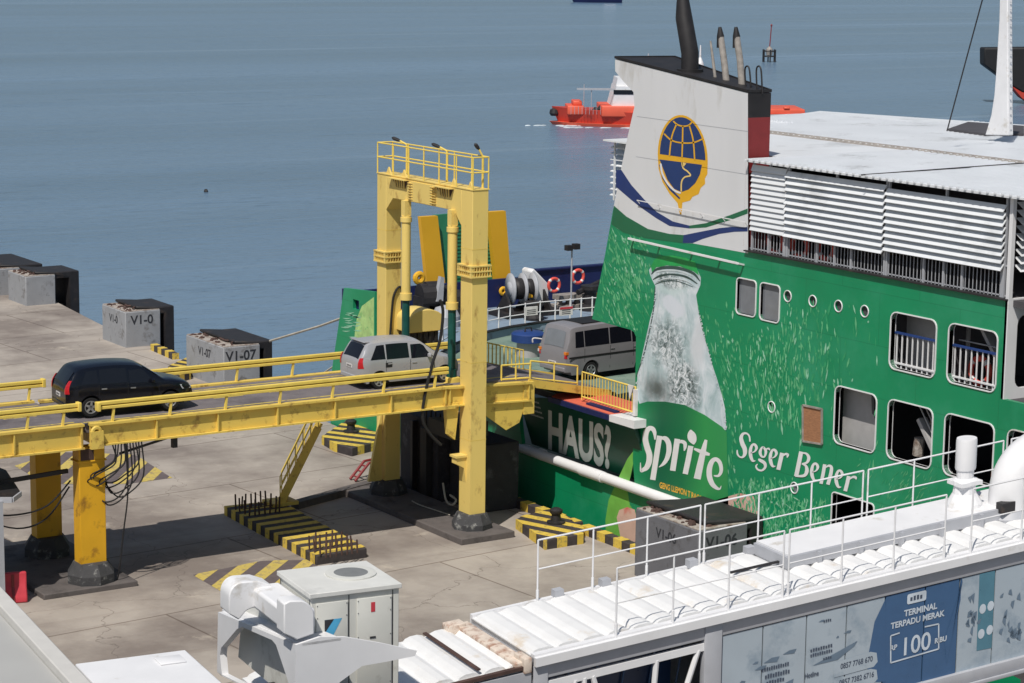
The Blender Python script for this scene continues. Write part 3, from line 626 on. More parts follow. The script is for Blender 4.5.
# dark abutment box beneath the ramp end
M['abut'] = mat('grimy_abutment', lin((52, 50, 54)), .85, var=.25, scale=1.5, c2=lin((92, 92, 94)), c2amt=.14, c2scale=1.2, bump=.4)
ab = thing('ramp_abutment', 'dark grimy concrete and steel abutment under the seaward end of the ramp', 'abutment', (1, 2.3, 0))
M['abut'] = mat('grimy_abutment', lin((52, 50, 54)), .85, var=.25, scale=1.5, c2=lin((92, 92, 94)), c2amt=.14, c2scale=1.2, bump=.4)
MB().box(.45, 2.2, 2.9, 5.4, -.02, 2.75).build('block', 'abut', ab, bevel=.05)
MB().box(.9, 2.45, .9, 2.85, -.02, 2.3).build('buffer_block', 'abut', ab, bevel=.06)
b = MB(); b.box(.2, .44, 3.2, 3.6, .2, 2.5); b.box(.25, .44, 4.2, 4.35, .2, 2.6); b.box(-.2, 1.2, .9, 2.4, 2.6, 3.1)
for k in range(6): b.path(catmull([(.4, 1.4+.3*k, 2.9), (.1, 1.5+.3*k, 2.5), (.2, 1.7+.3*k, 3.2)]), .03, 6)
b.build('pipework', 'dark', ab)
b = MB(); b.path(catmull([tuple(q) for q in [PA(.1, 443, 483), PA(0, 446, 500), PA(-.3, 452, 505), PA(-.2, 456, 500), PA(-.1, 450, 495)]]), .035, 6); tag(b.build('hose_coil', 'rope'), 'pale coiled hose lying by the front gantry leg', 'hose')
# pale cable lying on the ground between the gantry feet
b = MB(); b.path(catmull([tuple(PZ(.24, *q)) for q in ((412, 501), (420, 505), (435, 510), (450, 515))]), .02, 6); tag(b.build('cable', 'rope'), 'thin pale cable lying between the two gantry feet', 'cable')
# red pipe frame leaning on the back foundation
b = MB()
for dy in (0, .35):
    p0 = PZ(.05, 355, 481); p1 = PZ(.6, 369, 463); p2 = PZ(.6, 379, 461); b.path([tuple(p0+V((0, dy, 0))), tuple(p1+V((0, dy, 0))), tuple(p2+V((0, dy, 0)))], .05, 8)
for t_ in (.2, .5, .8): b.tube(tuple(p0.lerp(p1, t_)), tuple(p0.lerp(p1, t_)+V((0, .35, 0))), .03)
tag(b.build('pipe_stand', 'maroon'), 'small dark red steel frame beside the back gantry foot', 'steel frame')
# low beam lying on the quay
b = MB(); b.bar(tuple(PZ(.12, 295, 505)), tuple(PZ(.12, 372, 484)), .35, .24); tag(b.build('ground_beam', 'slab'), 'long dark beam lying on the quay between stair foot and back gantry foot', 'beam')
# mooring ropes
b = MB(); b.path([tuple(q) for q in (PA(4.3, 270, 341), PA(4.1, 300, 332), PA(3.9, 320, 326), PA(3.6, 342, 318))], .05, 6)
tag(b.build('mooring_rope', 'rope'), 'upper pale mooring rope from a fender block to the ferry stern', 'rope', 'mooring ropes')
b = MB(); b.path([tuple(q) for q in (PA(4.3, 272, 341), PA(4.0, 300, 384), PA(3.8, 322, 374), PA(3.6, 340, 362))][1:], .035, 6)
tag(b.build('mooring_rope', 'rope'), 'lower thin mooring rope dropping behind the ramp railing to the stern', 'rope', 'mooring ropes')
# ================================================================== FERRY
HA = 3.5                                  # plane of the ferry's quay side
fer = thing('car_ferry', 'large green and white car ferry with a bottle mural moored at the quay', 'ferry', (11, -6, SEA))
def pa(x, y, a=HA):
    p = PA(a, x, y); return (p.y, p.z)
outer = [(15.9, 2.2), (16.2, -3), (-27, -3), (-27, 7.3), (-20.08, 7.3), (-20.08, 9.86), (pa(748, 93)[0], 9.86), pa(748, 93)]
outer += [pa(615, 59), pa(615, 71), pa(624, 82), pa(633.5, 92), pa(634.5, 107), pa(631, 122), pa(627, 140), pa(621, 170), pa(614, 205), pa(605, 255), pa(592, 319)]
outer += [pa(600, 321.5), pa(630, 329.5), pa(634, 332), pa(636, 337), (-4.12, 3.92), (-4.75, 1.75), (2.35, 1.75), (2.6, 2.9), (12.5, 2.9), pa(375, 292), pa(344, 288)]
wins = [(pa(737, 278), pa(755, 317)), (pa(761, 282), pa(779, 323))]
big = []; holes = []; frames = []
def win(x0, x1, z0, z1, r): holes.append(rrect(x0, x1, z0, z1, r)); frames.append((x0, x1, z0, z1, r))
small = [(-9.98, -9.1, 7.98, 9.02), (-11.06, -10.2, 7.96, 9.02)]
for q in small: win(*q, .12)
upper = [(-17.55, -15.8, 7.43, 8.96), (-19.8, -18.04, 7.43, 8.98)]
lower = [(-15.34, -13.64, 4.95, 6.56), (-17.56, -15.84, 4.95, 6.56), (-19.84, -18.05, 4.95, 6.57), (-22.2, -20.35, 5.0, 6.57)]
low = [(-15.4, -13.67, 2.0, 3.5), (-17.3, -15.9, 1.6, 3.2)]
for q in upper+lower: win(*q, .2)
for q in low: win(*q, .1)
ports = [(-11.42, 8.79), (-12.52, 8.80), (-13.62, 8.81), (-14.71, 8.82), (-10.86, 5.45), (-12.0, 3.27)]
for y, z in ports: holes.append([(y+.15*math.cos(R(24*k)), z+.15*math.sin(R(24*k))) for k in range(15)])
holes.append(rrect(*sorted((pa(353, 300)[0], pa(359, 300)[0])), pa(353, 309)[1], pa(353, 299)[1], .03))
b = MB(); plate(b, outer, holes, lambda x, y, d: (HA+d, x, y), .14)
t = M['green'].node_tree; N = t.nodes; L = t.links; p_ = N['Principled BSDF']; src = p_.inputs['Base Color'].links[0].from_socket
tc_ = N.new('ShaderNodeTexCoord'); sp_ = N.new('ShaderNodeSeparateXYZ'); cb_ = N.new('ShaderNodeCombineXYZ'); L.new(tc_.outputs['Object'], sp_.inputs[0]); L.new(sp_.outputs[1], cb_.inputs[0]); L.new(sp_.outputs[2], cb_.inputs[1])
br_ = N.new('ShaderNodeTexBrick'); br_.inputs['Scale'].default_value = 1; br_.inputs['Brick Width'].default_value = 3.1; br_.inputs['Row Height'].default_value = 1.45; br_.inputs['Mortar Size'].default_value = .012; br_.inputs['Color1'].default_value = (1, 1, 1, 1); br_.inputs['Color2'].default_value = (.95, .97, .96, 1); br_.inputs['Mortar'].default_value = (.72, .78, .76, 1); L.new(cb_.outputs[0], br_.inputs[0])
mx_ = N.new('ShaderNodeMix'); mx_.data_type = 'RGBA'; mx_.blend_type = 'MULTIPLY'; mx_.inputs[0].default_value = 1; L.new(src, mx_.inputs[6]); L.new(br_.outputs[0], mx_.inputs[7])
mr_ = N.new('ShaderNodeMapping'); mr_.inputs['Scale'].default_value = (1, 3.2, .22); L.new(tc_.outputs['Object'], mr_.inputs[0]); nr_ = N.new('ShaderNodeTexNoise'); nr_.inputs['Scale'].default_value = 1.1; nr_.inputs['Detail'].default_value = 8; nr_.inputs['Roughness'].default_value = .7; L.new(mr_.outputs[0], nr_.inputs[0])
rr0 = N.new('ShaderNodeMapRange'); rr0.inputs[1].default_value = .64; rr0.inputs[2].default_value = .8; rr0.inputs[4].default_value = .35; L.new(nr_.outputs[0], rr0.inputs[0]); mz_ = N.new('ShaderNodeMix'); mz_.data_type = 'RGBA'; L.new(rr0.outputs[0], mz_.inputs[0]); L.new(mx_.outputs[2], mz_.inputs[6]); mz_.inputs[7].default_value = (*lin((96, 156, 128)), 1); L.new(mz_.outputs[2], p_.inputs['Base Color'])
hull = b.build('hull_side', 'green', fer)
def dec(mb, pts, a): mb.sheet([(a, y, z) for y, z in pts])
# lower boot and body of the hull behind the side plate
b = MB(); b.prism([(HA+.2, 15.8, -3), (HA+.2, -27, -3), (21, -27, -3), (21, 15.5, -3)], (0, 0, 3.6)); b.build('hull_body', 'green_dark', fer)
# bulwark panel with the large question, flared so that it turns into shade
FS_ = .74/2.09
b = MB(); top = 3.84
b.add([(3.9, 2.35, 1.75), (3.9, -4.75, 1.75), (3.16, -4.4, top), (3.9-FS_*1.7, 2.3, 3.45), (3.16, -.1, top), (4.05, 2.35, 1.75), (4.05, -4.75, 1.75), (3.3, -4.4, top), (4.04-FS_*1.7, 2.3, 3.45), (3.3, -.1, top)],
      [(0, 1, 2, 4, 3), (5, 8, 9, 7, 6), (0, 3, 8, 5), (1, 6, 7, 2), (2, 7, 9, 4), (4, 9, 8, 3), (0, 5, 6, 1)])
fl = b.build('flared_panel', 'green_flare_shaded', fer)
b = MB(); b.prism([(3.1, -4.5, top+.02), (3.1, 0, top+.02), (3.5, .3, top+.02), (4.9, .3, top+.02), (4.9, -4.0, top+.02)], (0, 0, .05)); b.build('red_sill', 'deck_red', fer)
b = MB(); b.box(3.02, 3.12, -3.4, .1, top-.12, top+.05); b.box(3.3, 3.5, -3.3, -1.7, top+.07, top+.13); b.build('blue_edge', 'navy_dark', fer)
b = MB(); b.prism([(3.02, -4.75, top-.14), (3.02, -3.4, top-.14), (3.02, -3.4, top+.07), (3.02, -4.75, top+.12)], (.9, 0, 0)); b.build('white_corner', 'white', fer)
# white rubbing pipe
b = MB(); b.path([(3.62, 3.2, 1.62), (3.5, .9, 1.64), (3.42, -1.5, 1.66), (3.36, -8.6, 1.66)], .17, 16); b.tube((3.6, 1.4, 1.63), (3.58, 1.15, 1.63), .2, 14); b.tube((3.4, -1.4, 1.66), (3.4, -2.6, 1.66), .19, 14)
b.build('rubbing_pipe', 'white', fer, smooth=True)
# text on the flared panel
n_fl = V((math.cos(math.atan(FS_)), 0, math.sin(math.atan(FS_)))); upv = V((-math.sin(math.atan(FS_)), 0, math.cos(math.atan(FS_))))
tm = MB(); c0 = hitp(578.5, 440.5, (3.9, 0, 1.75), n_fl)
def haus(x, y):
    u_ = (x+1.70)/3.40; v_ = (y+.36)/.72           # text box to the painted panel area
    px = 542+75*u_; y1 = 411+20.5*u_; y0 = 448+25*u_
    return hitp(px, y0+(y1-y0)*v_, (3.9, 0, 1.75), n_fl)-n_fl*.012
text(tm, 'HAUS?', haus, 1, .035, 1.0, 0)
tm.build('lettering', 'letter_grey', fl)
tm = MB(); c1 = hitp(534, 408, (3.9, 0, 1.75), n_fl)
for k in range(4): ticks(tm, 12, .95, .07, lambda x, y: tuple(c1-n_fl*.012+V((0, -1, 0))*x+upv*(y+.28-.19*k)))
tm.build('small_print', 'letter_grey', fl)

# painted artwork on the quay side
A1_ = HA-.004; A2_ = HA-.008; A3_ = HA-.012
def P5(x, y): return pa(590+x/6.024, 170+y/6.024)
art = MB()
white_poly = [pa(748, 93), pa(615.2, 59), pa(615.2, 71), pa(624, 82), pa(633.5, 92), pa(634.5, 107), pa(631, 122), pa(627, 140), pa(621, 170), pa(614, 205), pa(612.3, 224), P5(165, 352), P5(200, 372), P5(300, 398), P5(450, 425), P5(560, 440), P5(620, 442), P5(953, 502)]
dec(art, white_poly, A1_); cas = art.build('casing_white', 'white_hull', hull)
b = MB(); dec(b, [P5(158, 0), P5(190, 0), P5(250, 90), P5(330, 180), P5(400, 250), P5(500, 310), P5(600, 335), P5(600, 352), P5(480, 337), P5(400, 290), P5(300, 220), P5(250, 180), P5(157, 100)], A2_)
dec(b, [P5(565, 392), P5(650, 375), P5(780, 350), P5(860, 342), P5(951, 345), P5(951, 370), P5(870, 372), P5(780, 385), P5(680, 415), P5(620, 440), P5(560, 440)], A2_); b.build('blue_swoosh', 'navy', cas)
b = MB(); dec(b, [P5(600, 335), P5(700, 320), P5(850, 270), P5(951, 232), P5(951, 262), P5(850, 300), P5(700, 346), P5(600, 352)], A2_)
dec(b, [P5(146, 215), P5(220, 280), P5(350, 355), P5(480, 385), P5(565, 392), P5(560, 440), P5(450, 425), P5(300, 405), P5(200, 374), P5(130, 326)], A2_); b.build('green_swoosh', 'band_green', cas)
# round emblem
E6 = lambda x, y: pa(650+x/6.32, 110+y/6.32)
b = MB()
dome = [(208+158*math.cos(R(t)), 300-268*math.sin(R(t))+ (0.14*158*math.cos(R(t)))) for t in range(0, 181, 9)]
dec(b, [E6(*p) for p in dome]+[E6(*p) for p in ((55, 370), (80, 455), (125, 530), (175, 588), (190, 660), (200, 660), (206, 585), (255, 572), (270, 548), (308, 532), (322, 492), (350, 466), (348, 432), (364, 405), (366, 340))], A2_)
em = b.build('emblem', 'gold', cas)
b = MB(); dm = [(208+144*math.cos(R(t)), 298-252*math.sin(R(t))+20*math.cos(R(t))) for t in range(0, 181, 9)]
dec(b, [E6(*p) for p in dm], A3_)
dec(b, [E6(*p) for p in ((62, 312), (330, 346), (318, 405), (288, 462), (245, 502), (200, 518), (155, 498), (112, 440), (85, 370))], A3_)
ribbon(b, [(62, 345), (85, 430), (130, 500), (190, 560)], [6, 12, 14, 10], lambda x, y: (A3_, *E6(x, y)))
b.build('emblem_field', 'emblem_blue', em)
b = MB(); A4_ = HA-.016; fe = lambda x, y: (A4_, *E6(x, y))
for pts in ([(150, 70), (175, 92), (210, 102), (245, 97), (270, 75)], [(92, 150), (140, 192), (208, 208), (280, 205), (340, 180)], [(170, 90), (140, 170), (125, 290)], [(210, 100), (208, 200), (205, 300)], [(250, 95), (275, 190), (285, 315)]): ribbon(b, catmull(pts), 9, fe)
b.build('emblem_grid', 'gold', em)
b = MB(); ribbon(b, catmull([(70, 335), (80, 400), (115, 465), (160, 510), (198, 525)]), [3]+[12]*19+[6], fe)
b.build('emblem_crescent', 'letter', em); b = MB(); ribbon(b, catmull([(200, 515), (202, 455), (222, 424), (258, 414), (240, 388), (212, 366), (204, 330)]), 9, fe); dec(b, [E6(*p) for p in ((203, 328), (232, 338), (212, 362))], A4_)
b.build('emblem_bird', 'gold_pale', em)
# panel seams on the casing
b = MB()
for z in (13.35, 12.1): ribbon(b, [(-3.9, z+.05), (-9.4, z)], .012, lambda x, y: (A2_, x, y))
b.build('seam', 'grey_steel', cas)

# bottle
def interp_(P, x):
    for (a, b), (c, d) in zip(P, P[1:]):
        if x <= c: return b+(d-b)*(x-a)/(c-a)
    return P[-1][1]
B5 = lambda x, y: pa(590+x/4, 260+y/4)
left_ = [(236, 40), (240, 58), (247, 75), (262, 105), (256, 180), (240, 240), (222, 320), (205, 400), (190, 460), (186, 540), (200, 580)]
right_ = [(545, 680), (542, 600), (528, 540), (510, 480), (490, 420), (470, 350), (452, 290), (438, 230), (425, 140), (442, 100), (444, 70), (430, 40), (395, 15), (340, 8), (280, 14), (245, 28)]
def bottle_mat():
    m = bpy.data.materials.new('bottle_print'); m.use_nodes = True; t = m.node_tree; N = t.nodes; L = t.links
    p = N['Principled BSDF']; p.inputs['Roughness'].default_value = .42
    tc = N.new('ShaderNodeTexCoord')
    def noise(sc_, det, ro, dist=0, loc=(0, 0, 0), st=(1, 1, 1), rot=0):
        mp = N.new('ShaderNodeMapping'); mp.inputs['Scale'].default_value = st; mp.inputs['Location'].default_value = loc; mp.inputs['Rotation'].default_value = (rot, 0, 0); L.new(tc.outputs['Object'], mp.inputs[0])
        n = N.new('ShaderNodeTexNoise'); n.inputs['Scale'].default_value = sc_; n.inputs['Detail'].default_value = det; n.inputs['Roughness'].default_value = ro; n.inputs['Distortion'].default_value = dist; L.new(mp.outputs[0], n.inputs[0]); return n.outputs[0]
    def ramp(src, stops):
        c = N.new('ShaderNodeValToRGB'); e = c.color_ramp.elements
        e[0].position = stops[0][0]; e[0].color = (*lin(stops[0][1]), 1); e[1].position = stops[-1][0]; e[1].color = (*lin(stops[-1][1]), 1)
        for a_, k in stops[1:-1]: q = e.new(a_); q.color = (*lin(k), 1)
        L.new(src, c.inputs[0]); return c.outputs[0]
    wob = noise(2.2, 6, .6, 0, (5, 3, 1))
    def mask(px, py, rx, ry, soft=.5, amt=1, tilt=0):
        y0, z0 = pa(px, py); y0 += 6; z0 += 2.2
        mp = N.new('ShaderNodeMapping'); mp.vector_type = 'TEXTURE'; mp.inputs['Location'].default_value = (0, y0, z0); mp.inputs['Rotation'].default_value = (tilt, 0, 0); mp.inputs['Scale'].default_value = (1, rx, ry)
        sep = N.new('ShaderNodeSeparateXYZ'); L.new(tc.outputs['Object'], sep.inputs[0]); cmb = N.new('ShaderNodeCombineXYZ'); L.new(sep.outputs[1], cmb.inputs[1]); L.new(sep.outputs[2], cmb.inputs[2]); L.new(cmb.outputs[0], mp.inputs[0])
        ln = N.new('ShaderNodeVectorMath'); ln.operation = 'LENGTH'; L.new(mp.outputs[0], ln.inputs[0])
        ad = N.new('ShaderNodeMath'); ad.operation = 'MULTIPLY_ADD'; L.new(wob, ad.inputs[0]); ad.inputs[1].default_value = .9; L.new(ln.outputs['Value'], ad.inputs[2])
        r = N.new('ShaderNodeMapRange'); r.interpolation_type = 'SMOOTHSTEP'; r.inputs[1].default_value = 1.45; r.inputs[2].default_value = 1.45-soft; r.inputs[3].default_value = 0; r.inputs[4].default_value = amt; L.new(ad.outputs[0], r.inputs[0]); return r.outputs[0]
    def mix(fac, a_, b_):
        q = N.new('ShaderNodeMix'); q.data_type = 'RGBA'; L.new(fac, q.inputs[0]); L.new(a_, q.inputs[6])
        if isinstance(b_, tuple): q.inputs[7].default_value = (*lin(b_), 1)
        else: L.new(b_, q.inputs[7])
        return q.outputs[2]
    base = ramp(noise(1.5, 10, .62, .8, st=(1, 1, .6), rot=.35), [(.36, (152, 178, 182)), (.5, (192, 208, 214)), (.64, (222, 229, 236))])
    bub = ramp(noise(3.4, 12, .78, 1.6, (2, 0, 4)), [(.40, (40, 52, 52)), (.46, (104, 118, 120)), (.51, (166, 178, 184)), (.57, (232, 236, 240))])
    col_ = mix(mask(671, 285, 1.0, .42, .5, .8), base, (196, 214, 216))
    col_ = mix(mask(672, 281, .95, .34, .5, .85), col_, bub)
    col_ = mix(mask(668, 345, 1.4, 1.1, .8, .85), col_, bub)
    col_ = mix(mask(684, 385, 1.1, 1.05, .6, .95), col_, bub)
    col_ = mix(mask(657, 389, 1.15, .85, 1.0, .95), col_, (84, 92, 92))
    col_ = mix(mask(673, 306, .68, .33, .3, .9, .25), col_, (216, 222, 232))
    col_ = mix(mask(698, 345, .5, 1.3, .7, .8, .15), col_, (208, 212, 218))
    spk = N.new('ShaderNodeTexVoronoi'); spk.inputs['Scale'].default_value = 5.5; L.new(tc.outputs['Object'], spk.inputs[0])
    rs = N.new('ShaderNodeMapRange'); rs.inputs[1].default_value = .16; rs.inputs[2].default_value = .1; rs.inputs[4].default_value = .75; L.new(spk.outputs[0], rs.inputs[0])
    mm = N.new('ShaderNodeMath'); mm.operation = 'MULTIPLY'; L.new(rs.outputs[0], mm.inputs[0]); L.new(mask(672, 375, 1.5, 1.5, .7), mm.inputs[1])
    col_ = mix(mm.outputs[0], col_, (222, 228, 232))
    L.new(col_, p.inputs['Base Color']); return m
M['bottle'] = bottle_mat()
M['bottle_dark'] = mat('bottle_dark_print', lin((58, 80, 78)), .5, var=.3, scale=2)
M['bottle_light'] = mat('bottle_light_print', lin((208, 218, 222)), .5, var=.1, scale=3)
b = MB(); dec(b, [B5(*p) for p in left_+[(300, 640), (420, 680)]+right_], A1_); bo = b.build('bottle_print', 'bottle', hull)
OFF = [0]
B6 = lambda x, y: (A2_-OFF[0], *pa(630+x/3.79, 250+y/3.79))
b = MB()
for pts, wv in (([(82, 92), (100, 74), (140, 66), (190, 70), (240, 88), (266, 118)], [3, 9, 12, 12, 10, 3]), ([(88, 112), (115, 98), (160, 92), (215, 102), (256, 128)], [3, 8, 6, 8, 3]), ([(96, 130), (130, 118), (180, 118), (240, 140)], [2, 5, 3, 2]), ([(96, 140), (92, 210), (78, 290), (52, 400), (24, 480)], [3, 4, 3, 4, 2])):
    OFF[0] += .0012; q = catmull([(p_[0], p_[1], w_) for p_, w_ in zip(pts, wv)]); ribbon(b, [(k[0], k[1]) for k in q], [k[2] for k in q], B6)
b.build('bottle_shade', 'bottle_dark', bo); OFF[0] = 0
b = MB(); q = [(80, 62), (92, 38), (110, 24), (160, 20), (215, 30), (248, 44), (262, 96), (240, 80), (190, 62), (140, 58), (100, 66), (84, 84)]; b.sheet([tuple(B6(*k)) for k in q]); b.build('lip_print', 'lip_green', bo)
b = MB(); OFF[0] = .009
for pts, wv in (([(100, 84), (140, 76), (190, 80), (240, 100)], [2, 5, 5, 2]), ([(100, 120), (150, 106), (215, 116), (250, 140)], [2, 5, 5, 2]), ([(112, 130), (108, 200), (96, 280)], [2, 4, 2])):
    q = catmull([(p_[0], p_[1], w_) for p_, w_ in zip(pts, wv)]); ribbon(b, [(k[0], k[1]) for k in q], [k[2] for k in q], B6)
for k in range(120):  # frothy spray along both edges
    if k % 3 == 0: y_ = random.uniform(150, 520); x_ = 98-.0*y_-(max(0, y_-180)/340)**1.2*74
    else: y_ = random.uniform(230, 680); x_ = interp_([(130, 250), (230, 262), (330, 286), (430, 312), (520, 336), (600, 356), (680, 368)], y_)
    r_ = random.uniform(1, 3); x_ += random.uniform(-2, 2); OFF[0] = .010+k*.00008
    b.sheet([tuple(B6(x_+r_*math.cos(R(a_)+.3)*random.uniform(.6, 1.2), y_+1.3*r_*math.sin(R(a_))*random.uniform(.6, 1.2))) for a_ in range(0, 360, 51)][:7])
b.build('bottle_froth', 'bottle_light', bo)
b = MB(); lab = [(188, 578), (230, 566), (300, 566), (380, 580), (460, 620), (530, 668), (548, 690), (556, 1060), (470, 1035), (380, 990), (180, 900), (172, 800), (175, 680)]
dec(b, [B5(*p) for p in lab], A2_)
def label_mat():
    m = mat('label_green', lin((14, 118, 74)), .45, var=.1, scale=1); t = m.node_tree; N = t.nodes; L = t.links; p = N['Principled BSDF']
    tc = N.new('ShaderNodeTexCoord'); sp = N.new('ShaderNodeSeparateXYZ'); L.new(tc.outputs['Object'], sp.inputs[0])
    r = N.new('ShaderNodeMapRange'); r.inputs[1].default_value = 0; r.inputs[2].default_value = 1; L.new(sp.outputs[1], r.inputs[0])
    c = N.new('ShaderNodeValToRGB'); e = c.color_ramp.elements
    # printed colour bands across the label, in metres along the hull from the ferry origin
    r.inputs[1].default_value = -9.1+6; r.inputs[2].default_value = -4.2+6
    e[0].position = 0; e[0].color = (*lin((50, 146, 84)), 1); e[1].position = 1; e[1].color = (*lin((20, 134, 84)), 1)
    for pos, k in ((.28, (44, 148, 80)), (.5, (14, 112, 70)), (.72, (8, 96, 66)), (.88, (14, 120, 76))):
        q = e.new(pos); q.color = (*lin(k), 1)
    L.new(r.outputs[0], c.inputs[0]); L.new(c.outputs[0], p.inputs['Base Color']); return m
M['label_green'] = label_mat(); lb = b.build('label_print', 'label_green', bo)
# lime, blush shapes low on the hull
b = MB(); L5 = lambda x, y: pa(590+x/4, 400+y/4)
dec(b, [L5(*p) for p in ((185, 190), (150, 235), (110, 320), (75, 400), (62, 480), (64, 560), (260, 640), (300, 560), (200, 480), (160, 420), (150, 360), (168, 280))], A1_)
b.build('lime_slice', 'lime', hull)
b = MB(); dec(b, [L5(108+0, 470), L5(118, 440), L5(150, 428), L5(180, 438), L5(187, 470), L5(184, 560), L5(160, 640), L5(125, 560)], A3_)
dec(b, [L5(*p) for p in ((440, 425), (520, 395), (600, 372), (655, 385), (690, 495), (700, 620), (440, 620))], A2_); b.build('fruit_print', 'blush', hull)
# splashes: short painted dashes
def inside(px, py, polyp):
    c = False; n = len(polyp)
    for i in range(n):
        x1, y1 = polyp[i]; x2, y2 = polyp[(i+1) % n]
        if (y1 > py) != (y2 > py) and px < (x2-x1)*(py-y1)/(y2-y1)+x1: c = not c
    return c
bpoly = [(590+x/4, 260+y/4) for x, y in left_[0:]+[(172, 800), (180, 900), (380, 990), (470, 1035), (556, 1060), (548, 690)]+right_]
winpx = [(828, 486, 880, 548), (884, 503, 925, 545), (735, 275, 781, 326), (834, 385, 877, 456), (886, 396, 933, 470), (890, 310, 937, 380), (802, 402, 830, 446), (736, 428, 800, 476), (794, 450, 858, 496)]
S = [MB(), MB(), MB()]
def dash(px, py, L_, a_, wd, k, aa=A2_):
    q = [(px, py), (px+L_*.5*math.sin(a_), py+L_*.5*math.cos(a_)), (px+L_*math.sin(a_), py+L_*math.cos(a_))]
    if inside(px, py, bpoly) or inside(q[2][0], q[2][1], bpoly): return
    if any(x0 < px < x1 and y0-4 < py < y1 for x0, y0, x1, y1 in winpx): return
    for p in q:
        yy, zz = pa(*p)
        if not inside(yy, zz, outer) or zz > 9.8 or inside(yy, zz, white_poly): return
        if inside(yy, zz, [(f[0], f[2]) for f in ()]+[(0, 0)]): return
    ribbon(S[k], q, [wd*.3, wd, wd*.2], lambda x, y: (aa-.0005*random.random(), *pa(x, y)))
for i in range(3600):
    z_ = random.random()
    if z_ < .16: px = random.gauss(622, 16); py = random.uniform(225, 330); a_ = random.gauss(-.25, .18)*-1
    elif z_ < .75:
        px = random.gauss(778, 38); py = random.uniform(300, 560); a_ = (px-735)/330*.6*-1+random.gauss(.12, .15)
        if py < 330 and random.random() < .5: continue
    else: px = random.uniform(735, 850); py = random.uniform(480, 580); a_ = random.gauss(0, .4)
    L_ = random.choice([3, 4, 5, 7, 9, 12])*random.uniform(.7, 1.3); dash(px, py, L_, a_, random.uniform(.7, 2.1), random.choice([0, 1, 1, 1, 2, 2, 2]))
for i in range(160): dash(random.uniform(860, 940), random.uniform(460, 520), random.uniform(3, 9), random.gauss(-.5, .3), random.uniform(.5, 1.2), random.choice([1, 2]))
for i in range(90): dash(random.uniform(650, 735), random.uniform(345, 420), random.uniform(4, 10), .3, random.uniform(.5, 1.3), 1)
S[0].build('splash_pale', 'streak1', hull); S[1].build('splash_mid', 'streak2', hull); S[2].build('splash_soft', 'streak3', hull)

# lettering traced as strokes
fS = lambda x, y: (A3_, *pa(634+x/8.54, 418+y/8.54))
b = MB()
SK = [0]
def stroke(mb, pts, ws, fn0, k=5):
    SK[0] += 1; o_ = (SK[0] % 8)*.0012
    def fn(x, y): q0 = fn0(x, y); return (q0[0]-o_, q0[1], q0[2])
    if isinstance(ws, (int, float)): ws = [ws]*len(pts)
    q = catmull([(p[0], p[1], w_) for p, w_ in zip(pts, ws)], k); ribbon(mb, [(p[0], p[1]) for p in q], [p[2] for p in q], fn)
stroke(b, [(182, 185), (180, 130), (165, 95), (135, 88), (108, 120), (100, 180), (115, 250), (134, 310), (132, 370), (112, 420), (85, 440), (62, 450), (58, 380)], [10, 30, 38, 40, 46, 48, 50, 50, 50, 44, 34, 18, 6], fS)
stroke(b, [(222, 152), (192, 345), (163, 528)], 46, fS, 1); stroke(b, [(235, 172), (272, 175), (298, 215), (302, 280), (285, 345), (255, 390), (215, 420)], [20, 40, 44, 44, 38, 28, 4], fS)
stroke(b, [(374, 178), (355, 310), (334, 450)], 48, fS, 1); stroke(b, [(378, 215), (408, 200), (438, 215), (440, 250), (432, 280)], [16, 28, 32, 26, 8], fS)
stroke(b, [(488, 100), (492, 130), (500, 165), (510, 200), (514, 226)], [10, 60, 76, 56, 8], fS); stroke(b, [(490, 238), (468, 355), (442, 478)], 46, fS, 1)
stroke(b, [(618, 186), (590, 300), (542, 520)], [24, 50, 60], fS, 2); stroke(b, [(516, 262), (560, 280), (610, 300), (650, 312)], [16, 30, 34, 20], fS)
stroke(b, [(685, 492), (725, 492), (748, 450), (738, 385), (705, 352), (670, 370), (648, 430), (648, 500), (670, 560), (705, 595), (735, 605), (748, 578)], [10, 22, 30, 34, 34, 40, 46, 46, 42, 30, 16, 4], fS)
b.build('brand_lettering', 'letter', lb)
b = MB(); c2_ = V((A3_, *pa(683.5, 492)))
text(b, 'GENG LLEMON T RAGA NI', lambda x, y: (A3_, c2_.y-x, c2_.z+y-.03*abs(x)), .26, .008, .78)
b.build('small_lettering', 'orange_letter', lb)
fs = lambda x, y: (A3_, *pa(734+x/12.2, 424+y/12.2)); fn_ = lambda x, y: (A3_, *pa(790+x/12.2, 436+y/12.2)); b = MB()
stroke(b, [(200, 215), (192, 150), (160, 115), (115, 120), (92, 170), (108, 240), (135, 300), (138, 360), (112, 402), (75, 400), (48, 365), (44, 315)], [18, 20, 22, 32, 46, 54, 54, 46, 26, 18, 22, 14], fs)
def e_(x, y, fn, s=1.0): stroke(b, [(x+12*s, y+112*s), (x+62*s, y+92*s), (x+84*s, y+48*s), (x+62*s, y+8*s), (x+30*s, y+18*s), (x+10*s, y+80*s), (x+14*s, y+150*s), (x+38*s, y+205*s), (x+72*s, y+205*s)], [8, 18, 34, 30, 30, 40, 42, 30, 8], fn)
e_(196, 242, fs); e_(440, 308, fs)
stroke(b, [(365, 280), (395, 330), (380, 395), (345, 395), (325, 345), (345, 290), (368, 282)], [22, 34, 22, 26, 38, 24, 20], fs); stroke(b, [(395, 305), (430, 300), (445, 320)], [10, 24, 10], fs)
stroke(b, [(300, 425), (320, 440), (375, 475), (385, 525), (345, 565), (295, 555), (272, 515), (292, 488)], [10, 36, 40, 32, 24, 22, 20, 10], fs)
